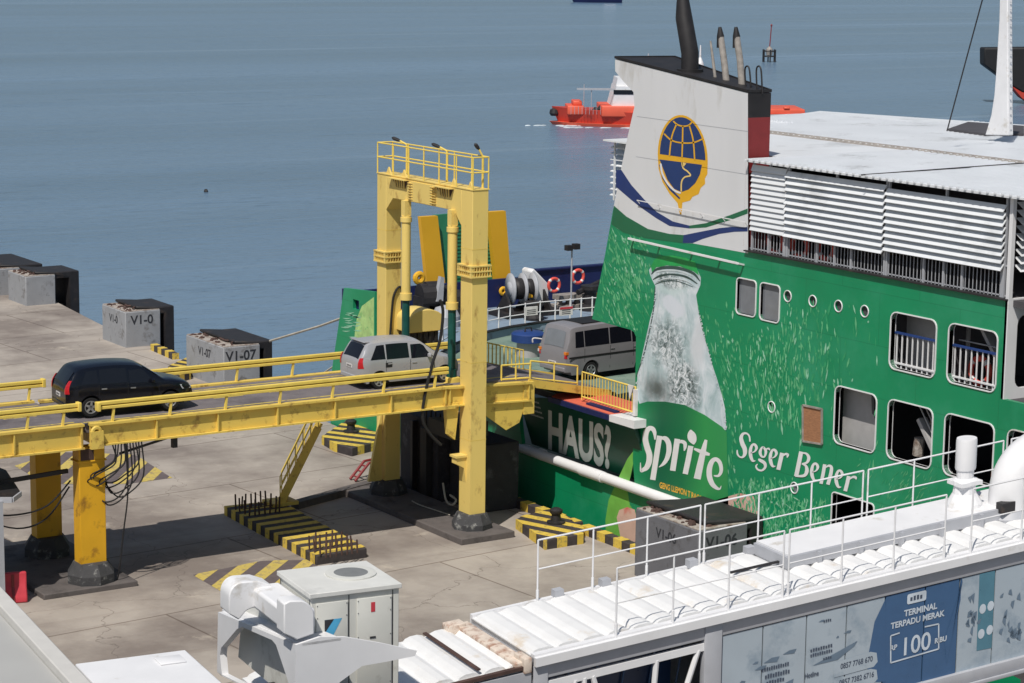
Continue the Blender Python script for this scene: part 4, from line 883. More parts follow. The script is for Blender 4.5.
stroke(b, [(592, 352), (568, 455), (545, 558)], 50, fs, 1); stroke(b, [(600, 392), (632, 366), (660, 376), (652, 410)], [14, 26, 34, 10], fs)
stroke(b, [(142, 190), (112, 340), (80, 492)], 52, fn_, 1); stroke(b, [(150, 206), (205, 215), (235, 265), (212, 322), (150, 338)], [16, 26, 40, 30, 14], fn_); stroke(b, [(150, 340), (198, 362), (212, 425), (178, 482), (70, 488)], [14, 30, 46, 36, 18], fn_)
e_(262, 330, fn_); e_(560, 415, fn_)
stroke(b, [(428, 345), (408, 460), (382, 582)], 42, fn_, 1); stroke(b, [(436, 385), (478, 362), (510, 385), (500, 470), (466, 592)], [12, 28, 38, 44, 44], fn_)
stroke(b, [(722, 488), (702, 580), (678, 672)], 46, fn_, 1); stroke(b, [(735, 525), (770, 500), (805, 505), (812, 530)], [14, 26, 32, 10], fn_)
b.build('slogan_lettering', 'letter', hull)
# print on the stern post
b = MB(); dec(b, [pa(*p) for p in ((357, 318), (362, 306), (374, 297), (374, 345), (354, 345), (355, 332))], A1_)
M['lime_pale'] = mat('pale_lime_print', lin((170, 204, 130)), .5, var=.2, scale=3, c2=lin((70, 160, 90)), c2amt=.2, c2scale=4); b.build('stern_print', 'lime_pale', hull)
b = MB()
for k in range(16): x = random.uniform(341, 354); y = random.uniform(312, 338); ribbon(b, [(x, y), (x+4, y+.5), (x+8, y+random.uniform(-1, 1))], [.3, 1.3, .3], lambda px, py: (A2_, *pa(px, py)))
for k in range(5): ribbon(b, [(385+k*8, 407), (395+k*8, 412), (410+k*6, 418)], [2, 4, 2], lambda px, py: (A2_, *pa(px, py)))
b.build('stern_splash', 'streak1', hull)

# window frames, portholes, railings behind the openings
b = MB()
def frame(mb, x0, x1, z0, z1, r, t=.032, a=HA):
    plate(mb, rrect(x0-t, x1+t, z0-t, z1+t, r+t), [rrect(x0, x1, z0, z1, r)], lambda x, y, d: (a-.03+d, x, y), .2)
for f in frames:
    m_ = MB(); frame(m_, *f); o_ = m_.build('window_frame', 'white', hull)
    if f[1]-f[0] < 1.2: MB().box(HA+.08, HA+.1, f[0], f[1], f[2], f[3]).build('pane', 'glass_pale', o_)
for y, z in ports:
    m_ = MB(); m_.torus((HA-.01, y, z), (0, 1, 0), (0, 0, 1), .16, .018, 20, 8); o_ = m_.build('porthole', 'white', hull, smooth=True)
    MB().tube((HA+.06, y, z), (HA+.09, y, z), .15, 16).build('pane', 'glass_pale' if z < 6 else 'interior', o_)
for f in upper:
    m_ = MB(); n = 9
    for k in range(n): y = f[0]+.06+(f[1]-f[0]-.12)*k/(n-1); m_.box(HA+.16, HA+.19, y-.017, y+.017, f[2], f[2]+.95)
    m_.box(HA+.14, HA+.21, f[0]-.1, f[1]+.1, f[2]+.1, f[2]+.14); o_ = m_.build('deck_railing', 'white', hull)
    MB().box(HA+.13, HA+.22, f[0]-.1, f[1]+.1, f[2]+.93, f[2]+.98).build('handrail', 'blue_cap', o_)
m_ = MB(); p = [pa(804, 405), pa(823, 409), pa(823, 444), pa(804, 441)]
m_.prism([(HA-.03, y, z) for y, z in p], (.04, 0, 0)); pw = m_.build('blanking_board', 'plywood', hull)
m_ = MB(); q = p+[p[0]]
for i in range(4): m_.bar((HA-.04, *q[i]), (HA-.04, *q[i+1]), .05, .05, (1, 0, 0))
m_.build('board_frame', 'pipe_grey', pw)
# thin rail with net brackets below the casing
m_ = MB(); p0, p1 = pa(634, 238), pa(744, 263); ribbon(m_, [p0, p1], .07, lambda x, y: (HA-.22, x, y)); m_.bar((HA-.22, *p0), (HA-.22, *p1), .05, .06)
for t_ in (0, .25, .55, .8, 1): yy = p0[0]+(p1[0]-p0[0])*t_; zz = p0[1]+(p1[1]-p0[1])*t_; m_.bar((HA-.22, yy, zz), (HA, yy, zz-.05), .05, .05)
m_.bar((HA, p0[0]-.0, p0[1]-.05), (HA, p1[0], p1[1]-.05), .03, .05); m_.build('edge_rail', 'white', hull)
m_ = MB(); p0, p1 = pa(640, 200), pa(748, 222); m_.bar((HA-.12, *p0), (HA-.12, *p1), .02, .025)
for k in range(6): t_ = k/5; yy = p0[0]+(p1[0]-p0[0])*t_; zz = p0[1]+(p1[1]-p0[1])*t_; m_.bar((HA-.12, yy, zz), (HA, yy, zz-.12), .02, .02)
m_.build('grab_rail', 'white', hull)

# funnel casing body
b = MB()
top_ = [pa(615, 59), pa(748, 93)]
fy0, fz0 = top_[0]; fy1, fz1 = top_[1]
b.add([(HA+.15, fy0, fz0), (HA+2.1, fy0-.3, fz0-.02), (HA+.85, fy1, fz1-.02), (HA+.15, fy1, fz1), (HA+.15, -4.6, 12.9), (HA+2.1, -4.6, 12.9), (HA+.15, -3.2, 9), (HA+2.1, -3.2, 9), (HA+.15, fy1, 9.9), (HA+.85, fy1, 9.9), (HA+.85, -7, 9.9)],
      [(0, 1, 5, 4), (4, 5, 7, 6), (3, 8, 9, 2), (1, 2, 9, 10, 7, 5)]); b.build('funnel_casing', 'maroon', fer, recalc=False)
b = MB().add([(HA-.006, fy1-.003, fz1-.7), (HA+.86, fy1-.003, fz1-.7), (HA+.86, fy1-.003, 10.0), (HA-.006, fy1-.003, 10.0)], [(0, 1, 2, 3)]); b.build('casing_end_plate', 'maroon', fer)
b = MB(); b.add([(HA-.006, fy1-.004, fz1+.01), (HA+.86, fy1-.004, fz1-.01), (HA+.86, fy1-.004, fz1-.72), (HA-.0, fy1-.004, fz1-.72)], [(0, 1, 2, 3)]); b.build('funnel_band', 'soot', fer)
b = MB(); b.prism([(HA+.02, fy0-.02, fz0+.01), (HA+2.1, fy0-.3, fz0), (HA+.86, fy1-.02, fz1), (HA+.02, fy1-.02, fz1+.01)], (0, 0, .05)); ft = b.build('funnel_top', 'soot', fer)
b = MB(); q = [(HA, fy0, fz0+.06), (HA+2.1, fy0-.3, fz0+.05), (HA+.86, fy1, fz1+.05), (HA, fy1, fz1+.06)]
for i in range(4): b.bar(q[i], q[(i+1) % 4], .05, .07)
b.build('coaming', 'soot', ft)
def exh(name, base, mid, top, r0, r1, r2, m, cap=None, z=None):
    pts = [V(PA(HA+.7, *base)), V(PA(HA+.7, *mid)), V(PA(HA+.7, *top))]
    b = MB(); q = [pts[0]+V((0, 0, -.1)), pts[1], pts[2]]
    b.path([tuple(k) for k in q], [r0, r1, r2], 18); o = b.build(name, m, fer, smooth=True)
    MB().tube(tuple(pts[0]+V((0, 0, -.1))), tuple(pts[0]+V((0, 0, .06))), r0*1.5, 18).build('flange', m, o, smooth=True)
    return o, pts
o, pts = exh('main_exhaust', (690, 71), (690, 53), (684, 18), .27, .27, .26, 'soot'); pts2 = [pts[2], V(PA(HA+.7, 683, 2)), V(PA(HA+.7, 682.5, -14))]
MB().path([tuple(q) for q in pts2], [.26, .2, .12], 18).build('exhaust_tip', 'soot', o, smooth=True)
for bx, mx_, tx, r in (((742.5, 88), (740, 60), (736.5, 36), .105), ((727, 83), (724, 60), (720.5, 36), .105)):
    o, pts = exh('exhaust_pipe', bx, mx_, tx, r, r*.95, r*.95, 'pipe_grey')
    e_p = V(PA(HA+.7, tx[0]-.6, tx[1]-9)); MB().path([tuple(pts[2]-V((0, 0, .35))), tuple(pts[2]), tuple(e_p)], [r*1.02, r*1.05, r*.45], 14).build('sooty_tip', 'soot', o, smooth=True)
exh('vent_pipe', (716, 80), (713, 60), (710.5, 41), .05, .045, .03, 'pipe_grey')
b = MB()
for x in (746, 757): 
    p0 = PA(HA+.5, x, 90); p1 = PA(HA+.5, x-1 if x < 750 else x-.5, 67); b.path(catmull([tuple(p0), tuple(p1-V((0, 0, .1))), tuple(p1+V((0, -.1, 0.03))), tuple(p1+V((0, -.22, -.1))), tuple(p0+V((0, -.25, -.1)))]), .025, 6)
b.build('ladder_hoops', 'soot', fer)

# passenger deck: roof, louvres, railing, dark interior
def rz(a, y): return 12.5+.001*(a-3)
b = MB(); rp = [(3.28, -26), (3.28, -9.5), (4.6, -9.5), (5.8, -2.4), (13.9, 2.4), (17.9, 4.3), (20.3, -3.8), (22, -26)]
b.prism([(x, y, rz(x, y)) for x, y in rp], (0, 0, .06)); roof = b.build('passenger_roof', 'roof_white', fer)
b = MB()
for k in range(60):
    y = -9.7-.27*k; b.bar((3.24, y, 12.575), (9.6, y, rz(9.6, 0)+.08), .07, .05)
for k in range(96):
    y = 3-.27*k; x1_ = 19.5 if y < -2 else 17; x0_ = 9.7 if y < -.2 else 13
    b.bar((x0_, y, rz(x0_, 0)+.09), (x1_, y, rz(x1_, 0)+.08), .07, .06)
b.build('sheet_ribs', 'roof_white', roof)
b = MB(); b.prism([(9.6, .3, rz(9.6, 0)+.03), (9.8, .3, rz(9.8, 0)+.12), (9.8, -26, rz(9.8, 0)+.12), (9.6, -26, rz(9.6, 0)+.03)], (0, 0, .03)); b.build('sheet_lap', 'pipe_grey', roof)
b = MB()
for y in (-14.8,): b.path([(3.1, y, 12.6), (9, y+.3, 12.62), (20, y+.9, 12.64)], .02, 5)
b.build('roof_cables', 'dark', roof)
L3 = [(-9.6, -11.15, 10.50, 12.40, 12, .94), (-11.2, -15.35, 10.50, 12.38, 10, .78), (-15.4, -19.85, 10.60, 12.30, 9, .78)]
for y0, y1, z0, z1, n, tl in L3:
    lb_ = MB(); st_ = (z1-z0)/n
    for k in range(n):
        z = z0+st_*k; xo = 3.40 if tl < .8 else 3.47; lb_.prism([(xo, y0, z), (xo+.02, y0, z-.015), (3.56, y0, z+st_*tl), (3.54, y0, z+st_*tl+.02)], (0, y1-y0, 0))
    lv = lb_.build('louvre_panel', 'roof_white', fer)
    m_ = MB()
    for y in (y0-.02, (y0+y1)/2, y1+.02): m_.box(3.56, 3.62, y-.03, y+.03, 9.9, 12.5)
    m_.build('louvre_post', 'grey_steel', lv)
lb_ = MB()
for k in range(9):
    z = 10.6+.2*k; lb_.prism([(3.8, -20.16, z), (3.8, -20.18, z-.015), (3.8, -19.96, z+.13), (3.8, -19.94, z+.15)], (14, 0, 0))
lb_.build('louvre_panel', 'roof_white', fer)
lb_ = MB()
for k in range(9):
    z = 10.75+.19*k; lb_.prism([(3.9, -2.9, z), (3.9, -2.9, z-.02), (4.2, -2.9, z+.11), (4.2, -2.9, z+.13)], (0, .95, 0))
lb_.box(3.85, 3.9, -2.25, -2.2, 10.6, 12.5); lb_.box(3.6, 4.6, -3.2, -1.95, 12.48, 12.53); lb_.build('louvre_panel', 'roof_white', fer)
b = MB()
for k in range(75):
    y = -9.6-.14*k; b.box(3.6, 3.615, y-.010, y+.010, 9.88, 10.62)
for k in range(8): y = -9.6-1.45*k; b.box(3.58, 3.64, y-.035, y+.035, 9.88, 10.7)
b.box(3.6, 3.63, -20, -9.5, 9.93, 9.96); b.box(3.58, 3.64, -20, -9.5, 10.7, 10.74); b.build('deck_railing', 'grey_steel', fer)
MB().box(3.4, 3.66, -20.1, -9.45, 9.86, 9.895).build('deck_edge', 'dark', fer)
MB().box(3.5, 3.62, -20.12, -20.0, 7.3, 12.5).build('corner_post', 'white', fer)
# inner decks and walls
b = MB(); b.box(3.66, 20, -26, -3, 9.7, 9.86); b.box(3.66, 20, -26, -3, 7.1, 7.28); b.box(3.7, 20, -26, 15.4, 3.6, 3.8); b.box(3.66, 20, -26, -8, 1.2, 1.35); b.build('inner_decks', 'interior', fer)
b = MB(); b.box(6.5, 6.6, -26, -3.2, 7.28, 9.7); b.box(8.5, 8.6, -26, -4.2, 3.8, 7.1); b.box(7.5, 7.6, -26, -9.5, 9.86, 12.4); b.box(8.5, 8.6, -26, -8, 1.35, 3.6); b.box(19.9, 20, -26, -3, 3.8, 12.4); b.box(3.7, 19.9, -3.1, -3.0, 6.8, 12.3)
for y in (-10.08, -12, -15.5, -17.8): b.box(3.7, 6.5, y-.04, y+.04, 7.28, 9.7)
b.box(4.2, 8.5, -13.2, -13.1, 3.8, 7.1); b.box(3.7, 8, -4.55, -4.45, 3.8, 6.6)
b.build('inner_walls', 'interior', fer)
b = MB(); b.prism([(4.0, -13.4, 3.9), (4.0, -14.6, 3.9), (4.0, -15.0, 5.5), (4.0, -14.6, 5.9), (4.0, -14.5, 7.0), (4.0, -13.4, 7.0)], (.1, 0, 0)); b.build('white_partition', 'inner_light', fer)
b = MB(); b.box(4.3, 4.4, -17.9, -15.4, 7.3, 9.7); b.build('cabin_wall', 'inner_light', fer)
b = MB(); b.box(4.3, 4.4, -19.6, -19.0, 4.0, 7.0); b.build('door_leaf', 'plywood', fer)
b = MB(); b.bar((4.0, -17.9, 4.5), (4.0, -16.6, 6.1), .3, .12)
for k in (0, .3, .6): b.tube((3.85, -17.9, 4.95+k), (3.85, -16.6, 6.55+k), .022)
b.build('inner_stair', 'inner_light', fer)
b = MB(); b.prism([(4.3, -16.6, 5.9), (4.3, -17.1, 6.0), (4.3, -17.2, 6.5), (4.3, -16.7, 6.6)], (.3, 0, 0)); b.tube((4.2, -16.3, 5.0), (4.2, -16.35, 5.5), .15); b.tube((4.4, -16.9, 4.9), (4.7, -16.5, 5.4), .08); b.build('inner_gear', 'block_top', fer)
b = MB(); b.bar((4.1, -18.4, 9.3), (4.1, -19.3, 8.2), .3, .1); b.bar((4.2, -18.7, 9.3), (4.2, -19.7, 8.2), .05, .05); b.tube((3.9, -19.8, 8.5), (3.9, -18.0, 8.5), .02); b.build('inner_stair', 'inner_light', fer)
# part beyond the corner of the passenger deck
b = MB(); pl_ = rrect(3.85, 7.6, 7.55, 9.45, .25)
plate(b, [(3.62, 7.28), (20, 7.28), (20, 9.9), (3.62, 9.9)], [pl_], lambda x, y, d: (x, -20.12+d, y), .1); b.build('end_wall', 'white', fer)
b = MB()
for k in range(12): b.box(4.3+k*.2, 4.33+k*.2, -20.2, -20.17, 7.4, 8.4)
b.box(4.2, 6.7, -20.2, -20.17, 8.4, 8.45); b.build('deck_railing', 'white', fer)
# aft deck
b = MB(); b.prism([(3.7, 15.3, 3.805), (3.7, -4.4, 3.805), (20, -4.4, 3.805), (20, 15.3, 3.805)], (0, 0, .02)); b.build('aft_deck', 'deck_green', fer)
arc = [PZ(4.15, x, y) for x, y in ((430, 360), (455, 344), (487, 332), (510, 327), (540, 322.5), (570, 320), (592, 318))]
arc = [(p.x, p.y) for p in arc]; arc = [(a_, b_) for a_, b_ in arc]+[(17, 9.5)]
b = MB(); b.prism([(x, y, 3.83) for x, y in arc]+[(20, 9.5, 3.83), (20, 15.3, 3.83), (5.0, 15.3, 3.83)], (0, 0, .32)); wd_ = b.build('winch_deck', 'deck_blue', fer)
b = MB(); b.path([(x, y, 4.16) for x, y in arc], .06, 5); b.build('deck_lip', 'dark', wd_)
b = MB()
for h in (.42, .8): b.path([(x, y, 4.15+h) for x, y in arc], .022, 6)
for i, (x, y) in enumerate(arc[:-1]):
    b.tube((x, y, 4.15), (x, y, 5.0), .03, 6); nx, ny = arc[i+1]; b.tube(((x+nx)/2, (y+ny)/2, 4.15), ((x+nx)/2, (y+ny)/2, 5.0), .03, 6)
rl = b.build('deck_rail', 'white', fer)
def sign_on_rail(x, name, m_top=None):
    p0 = PZ(4.75, x, 312); k = min(range(len(arc)-1), key=lambda i: abs((CAM+ray(x, 312)*80).x-arc[i][0])); 
    q = PB(arc[3][1]-.12, x, 311); b = MB().box(q.x-.3, q.x+.3, q.y-.02, q.y+.02, q.z-.17, q.z+.17); o = b.build(name, 'sign_white', fer)
    if m_top: MB().box(q.x-.3, q.x+.3, q.y-.03, q.y-.022, q.z+.08, q.z+.17).build('sign_band', m_top, o)
    b = MB()
    for k in range(3): b.box(q.x-.2, q.x+.2, q.y-.026, q.y-.021, q.z-.11+.07*k, q.z-.085+.07*k)
    b.build('sign_lines', 'ink', o)
sign_on_rail(531, 'rail_sign'); sign_on_rail(566, 'rail_sign', 'plastic_red')
# bulwark across the stern and corner
b = MB(); b.box(3.7, 11.9, 15.3, 15.45, 3.6, 5.28); b.box(11.9, 12.0, 15.3, 15.45, 3.6, 5.2); b.box(12.6, 20, 15.3, 15.45, 3.6, 5.5); b.box(12.0, 12.6, 15.3, 15.45, 3.6, 5.1); b.box(19.8, 20, -3, 15.3, 3.6, 5.6); b.box(3.66, 3.74, 12.6, 15.4, 3.6, 5.4)
b.box(12.6, 20, 15.2, 15.5, 5.5, 5.56)
for k in range(12): b.prism([(4.5+1.3*k, 15.28, 3.9), (4.5+1.3*k, 15.28, 5.2), (4.5+1.3*k, 14.95, 3.9)], (.05, 0, 0))
b.build('stern_bulwark', 'navy_dark', fer)
# raised stern ramp, green plating between two yellow side girders
def P15(x, y, b_=15.6): p = PB(b_, x, y); return (p.x, p.z)
rr_ = MB(); g0 = [P15(438, 216), P15(493, 211), P15(503, 292), P15(446, 296)]; rr_.prism([(x, 15.9, z) for x, z in g0], (0, .15, 0))
for k in range(22):
    t_ = k/22; xl = g0[0][0]+(g0[3][0]-g0[0][0])*t_+.12; xr = g0[1][0]+(g0[2][0]-g0[1][0])*t_-.1; z = g0[0][1]+(g0[3][1]-g0[0][1])*t_-.06; rr_.box(xl+.55, xr, 15.86, 15.9, z-.05, z+.02)
M['ramp_green'] = mat('ramp_green', lin((52, 132, 96)), .5, var=.08)
sr = rr_.build('stern_ramp', 'ramp_green', fer)
M['side_girder'] = mat('orange_yellow_paint', lin((226, 172, 40)), .5, var=.06, scale=.7)
for q in (((421, 217), (438, 216), (447, 296), (429, 297)), ((489, 212), (506, 211), (511, 276), (505, 289), (500, 289), (496, 280))):
    m_ = MB(); m_.prism([(P15(*k)[0], 15.62, P15(*k)[1]) for k in q], (0, .24, 0)); m_.build('ramp_side_girder', 'side_girder', sr)
b = MB(); q = PB(15.2, 503, 291); b.torus(tuple(q), (1, 0, 0), (0, 0, 1), .12, .07, 16, 8); q2 = PB(15.2, 419, 278); b.torus(tuple(q2), (1, 0, 0), (0, 0, 1), .16, .12, 16, 8); b.build('sheave', 'side_girder', sr)
# mooring winch
wn = thing('mooring_winch', 'grey and white mooring winch with large flanged drums on the ferry stern deck', 'winch', (11.3, 12.8, 4.15), None)
wb = 13.2
def WP(x, y, b_=wb): return PB(b_, x, y)
c_ = WP(510, 289); ax = V((1, -.25, 0)).normalized()
b = MB(); b.tube(tuple(c_-ax*.05), tuple(c_+ax*.95), .28, 16); 
for t_ in (.0, .5, .92): b.tube(tuple(c_+ax*t_), tuple(c_+ax*(t_+.07)), .62, 24)
b.build('drum', 'grey_steel', wn, smooth=True)
b = MB(); b.tube(tuple(c_+ax*.1), tuple(c_+ax*.48), .42, 18); b.tube(tuple(c_+ax*.6), tuple(c_+ax*.9), .38, 18); b.build('rope_coil', 'dark', wn, smooth=True)
b = MB(); pts = [WP(531, 271), WP(534, 268.5), WP(546, 281), WP(549, 284), WP(549, 302), WP(535, 302), WP(532, 292)]; b.prism([tuple(p) for p in pts], (0, .7, 0)); b.build('gear_cover', 'white', wn, bevel=.06)
b = MB(); q0 = WP(498, 304); b.box(q0.x, q0.x+2.6, wb-.7, wb+.7, 4.15, 4.35)
for x in (q0.x+.3, q0.x+1.2, q0.x+2.1): b.prism([(x, wb-.6, 4.35), (x, wb+.6, 4.35), (x, wb, 5.1)], (.1, 0, 0))
b.lathe((q0.x+.9, wb-1.2, 4.15), [(.4, 0), (.4, .1), (.28, .2), (.28, .5), (.4, .62), (.4, .7)], 16); b.build('bed', 'dark', wn)
b = MB(); b.box(c_.x+.5, c_.x+.75, wb-.5, wb-.3, 4.9, 5.15); b.build('brake_band', 'side_girder', wn)
w2 = thing('deck_capstan', 'low capstan and roller gear with yellow guard beside the funnel casing', 'capstan', (14.2, 12.5, 4.15))
q = PZ(4.15, 575, 308); b = MB(); b.box(q.x-1, q.x+.7, q.y-.4, q.y+.4, 4.15, 4.35); b.box(q.x-.9, q.x+.5, q.y-.3, q.y+.3, 4.55, 4.75)
for k in range(4): b.lathe((q.x-.75+.42*k, q.y, 4.35), [(.15, 0), (.11, .1), (.11, .3), (.15, .38)], 12)
b.build('fairlead', 'pipe_grey', w2)
MB().box(q.x+.72, q.x+.95, q.y-.2, q.y+.2, 4.2, 4.95).build('guard', 'side_girder', w2)
q = PZ(4.15, 590, 310); b = MB(); b.lathe((q.x, q.y, 4.15), [(.45, 0), (.45, .15), (.25, .25), (.25, .7), (.4, .85), (.4, 1.0)], 16); b.tube((q.x-.6, q.y, 4.9), (q.x+.7, q.y+.3, 5.2), .12); b.build('drum', 'dark', w2)
w3 = thing('anchor_gear', 'cluster of black and white deck machinery seen between the gantry legs', 'deck gear', (8.3, 13.5, 4.15))
b = MB(); 
for x, y, s_ in ((426, 296, .5), (432, 290, .35), (441, 297, .45), (450, 300, .4)):
    q = PB(13.4, x, y); b.tube((q.x-.3, 13.4, q.z), (q.x+.35, 13.3, q.z), s_, 14); b.box(q.x-.35, q.x+.4, 13.0, 13.8, 4.15, q.z)
b.build('machinery', 'dark', w3)
b = MB(); q = PB(12.8, 441, 296); b.prism([(q.x-.2, 12.8, q.z-.2), (q.x, 12.8, q.z+.75), (q.x+.15, 12.8, q.z+.7), (q.x+.1, 12.8, q.z-.2)], (0, .2, 0)); q = PB(12.6, 434, 310); b.lathe((q.x+.4, 12.4, 4.15), [(.55, 0), (.55, .4), (.4, .7), (.1, .8)], 18); b.build('covers', 'grey_steel', w3)
# lamp post on the stern deck
lp = thing('deck_lamp', 'slim pale post with twin floodlights on the ferry stern deck', 'deck lamp', (13, 13, 4.15))
q = PB(13.0, 571, 305); t_ = PB(13.0, 570, 249); MB().tube((q.x, 13, 4.15), (q.x, 13, t_.z), .035).build('post', 'grey_steel', lp)
MB().box(q.x-.3, q.x-.05, 12.85, 13.1, t_.z-.05, t_.z+.16).box(q.x+.05, q.x+.3, 12.85, 13.1, t_.z-.02, t_.z+.2).build('floodlights', 'dark', lp)
def lifebuoy(c, r, label, n=(0, 1, 0)):
    t = thing('lifebuoy', label, 'lifebuoy', tuple(c), 'orange lifebuoys aboard the ferry')
    ax1, ax2 = (V((1, 0, 0)), V((0, 0, 1))) if n[1] else (V((0, 1, 0)), V((0, 0, 1)))
    b = MB(); b.torus(tuple(c), ax1, ax2, r, r*.24, 28, 10); b.build('ring', 'lifebuoy', t, smooth=True)
    b = MB()
    for k in range(4): a = R(45+90*k); b.torus(tuple(c), ax1, ax2, r, r*.26, 4, 10, a-.16, a+.16)
    b.build('bands', 'sign_white', t, smooth=True)
lifebuoy(PB(13.0, 554, 285), .26, 'orange lifebuoy hanging beside the white winch cover')
lifebuoy(PB(14.9, 578, 276.5), .27, 'orange lifebuoy hanging near the twin floodlight post')
lifebuoy(PA(4.3, 980, 371), .34, 'orange lifebuoy behind the railing of the right upper hull window', (1, 0, 0))
for x, y, lab_ in ((776, 242, 'leftmost lifebuoy behind the railing under the louvres'), (800, 246, 'middle lifebuoy behind the railing under the louvres'), (826, 248, 'rightmost lifebuoy behind the railing under the louvres')):
    lifebuoy(PA(3.95, x, y), .33, lab_, (1, 0, 0))
# blue capped bollard drum on the green deck
bd = thing('capped_vent', 'round vent with a wide blue cap on the green ferry deck beside the van', 'vent', (8.2, 8.4, 3.82))
q = PZ(3.82, 528, 356); q = V((q.x, q.y, 0)); MB().lathe((q.x, q.y, 3.82), [(.42, 0), (.42, .55), (.3, .56)], 24).build('trunk', 'inner_light', bd, smooth=True)
MB().lathe((q.x, q.y, 4.35), [(.5, 0), (.62, .03), (.62, .3), (.55, .36), (.05, .38)], 28).build('cap', 'blue_cap', bd, smooth=True)
MB().path([(q.x-.15, q.y, 4.72), (q.x-.12, q.y, 4.86), (q.x+.12, q.y, 4.86), (q.x+.15, q.y, 4.72)], .03, 6).build('handle', 'dark', bd)
# portable yellow crowd barrier at the door edge
bf = thing('crowd_barrier', 'yellow tubular barrier standing on the red door sill in front of the van', 'barrier', (3.4, -2.6, 3.92))
b = MB(); y0, y1 = -1.25, -4.2; z0 = 3.98
for y in (y0, y1): b.tube((3.45, y, z0), (3.45, y, z0+.92), .028)
for h in (.1, .92): b.tube((3.45, y0, z0+h), (3.45, y1, z0+h), .028)
b.build('frame', 'rail_yellow', bf)
b = MB()
for k in range(1, 18): y = y0+(y1-y0)*k/18; b.tube((3.45, y, z0+.1), (3.45, y, z0+.92), .014, 6)
b.build('bars', 'rail_yellow', bf)
b = MB(); b.prism([(3.40, -3.95, z0+.5), (3.40, -4.15, z0+.95), (3.40, -3.85, z0+.95)], (.04, 0, 0)); b.box(3.4, 3.5, -4.28, -4.14, z0, z0+.85); b.build('white_wrap', 'sign_white', bf)
# mast
mz = 12.7; ma = 14.0
b = MB(); Lp = [(985, 135), (991, 115), (994, 95), (996, 70), (997.5, 45), (999, 20), (1000, -20)]; Rp = [(1007.5, -20), (1007.5, 20), (1007.8, 70), (1008, 110), (1008.5, 135.5)]
b.prism([tuple(PA(ma, *p)) for p in Lp+Rp], (.22, 0, 0)); ms = b.build('mast', 'white', fer, bevel=.03)
b = MB()
for k in range(20): p = PA(ma+.1, 1010.5, 130-k*7.5); b.box(p.x-.03, p.x+.03, p.y-.03, p.y+.0, p.z, p.z+.02)
b.build('mast_rungs', 'grey_steel', ms)
b = MB(); b.path([tuple(PA(11, 947, 131)), tuple(PA(11, 966, 60)), tuple(PA(11, 985, -10))], .022, 5); b.build('stay_wire', 'dark', fer)
b = MB(); q = [PZ(12.62, *p) for p in ((948, 131), (968, 124), (1024, 128), (1024, 136), (985, 136))]; b.prism([tuple(p) for p in q], (0, 0, .08)); b.build('dark_tarpaulin', 'interior', fer)
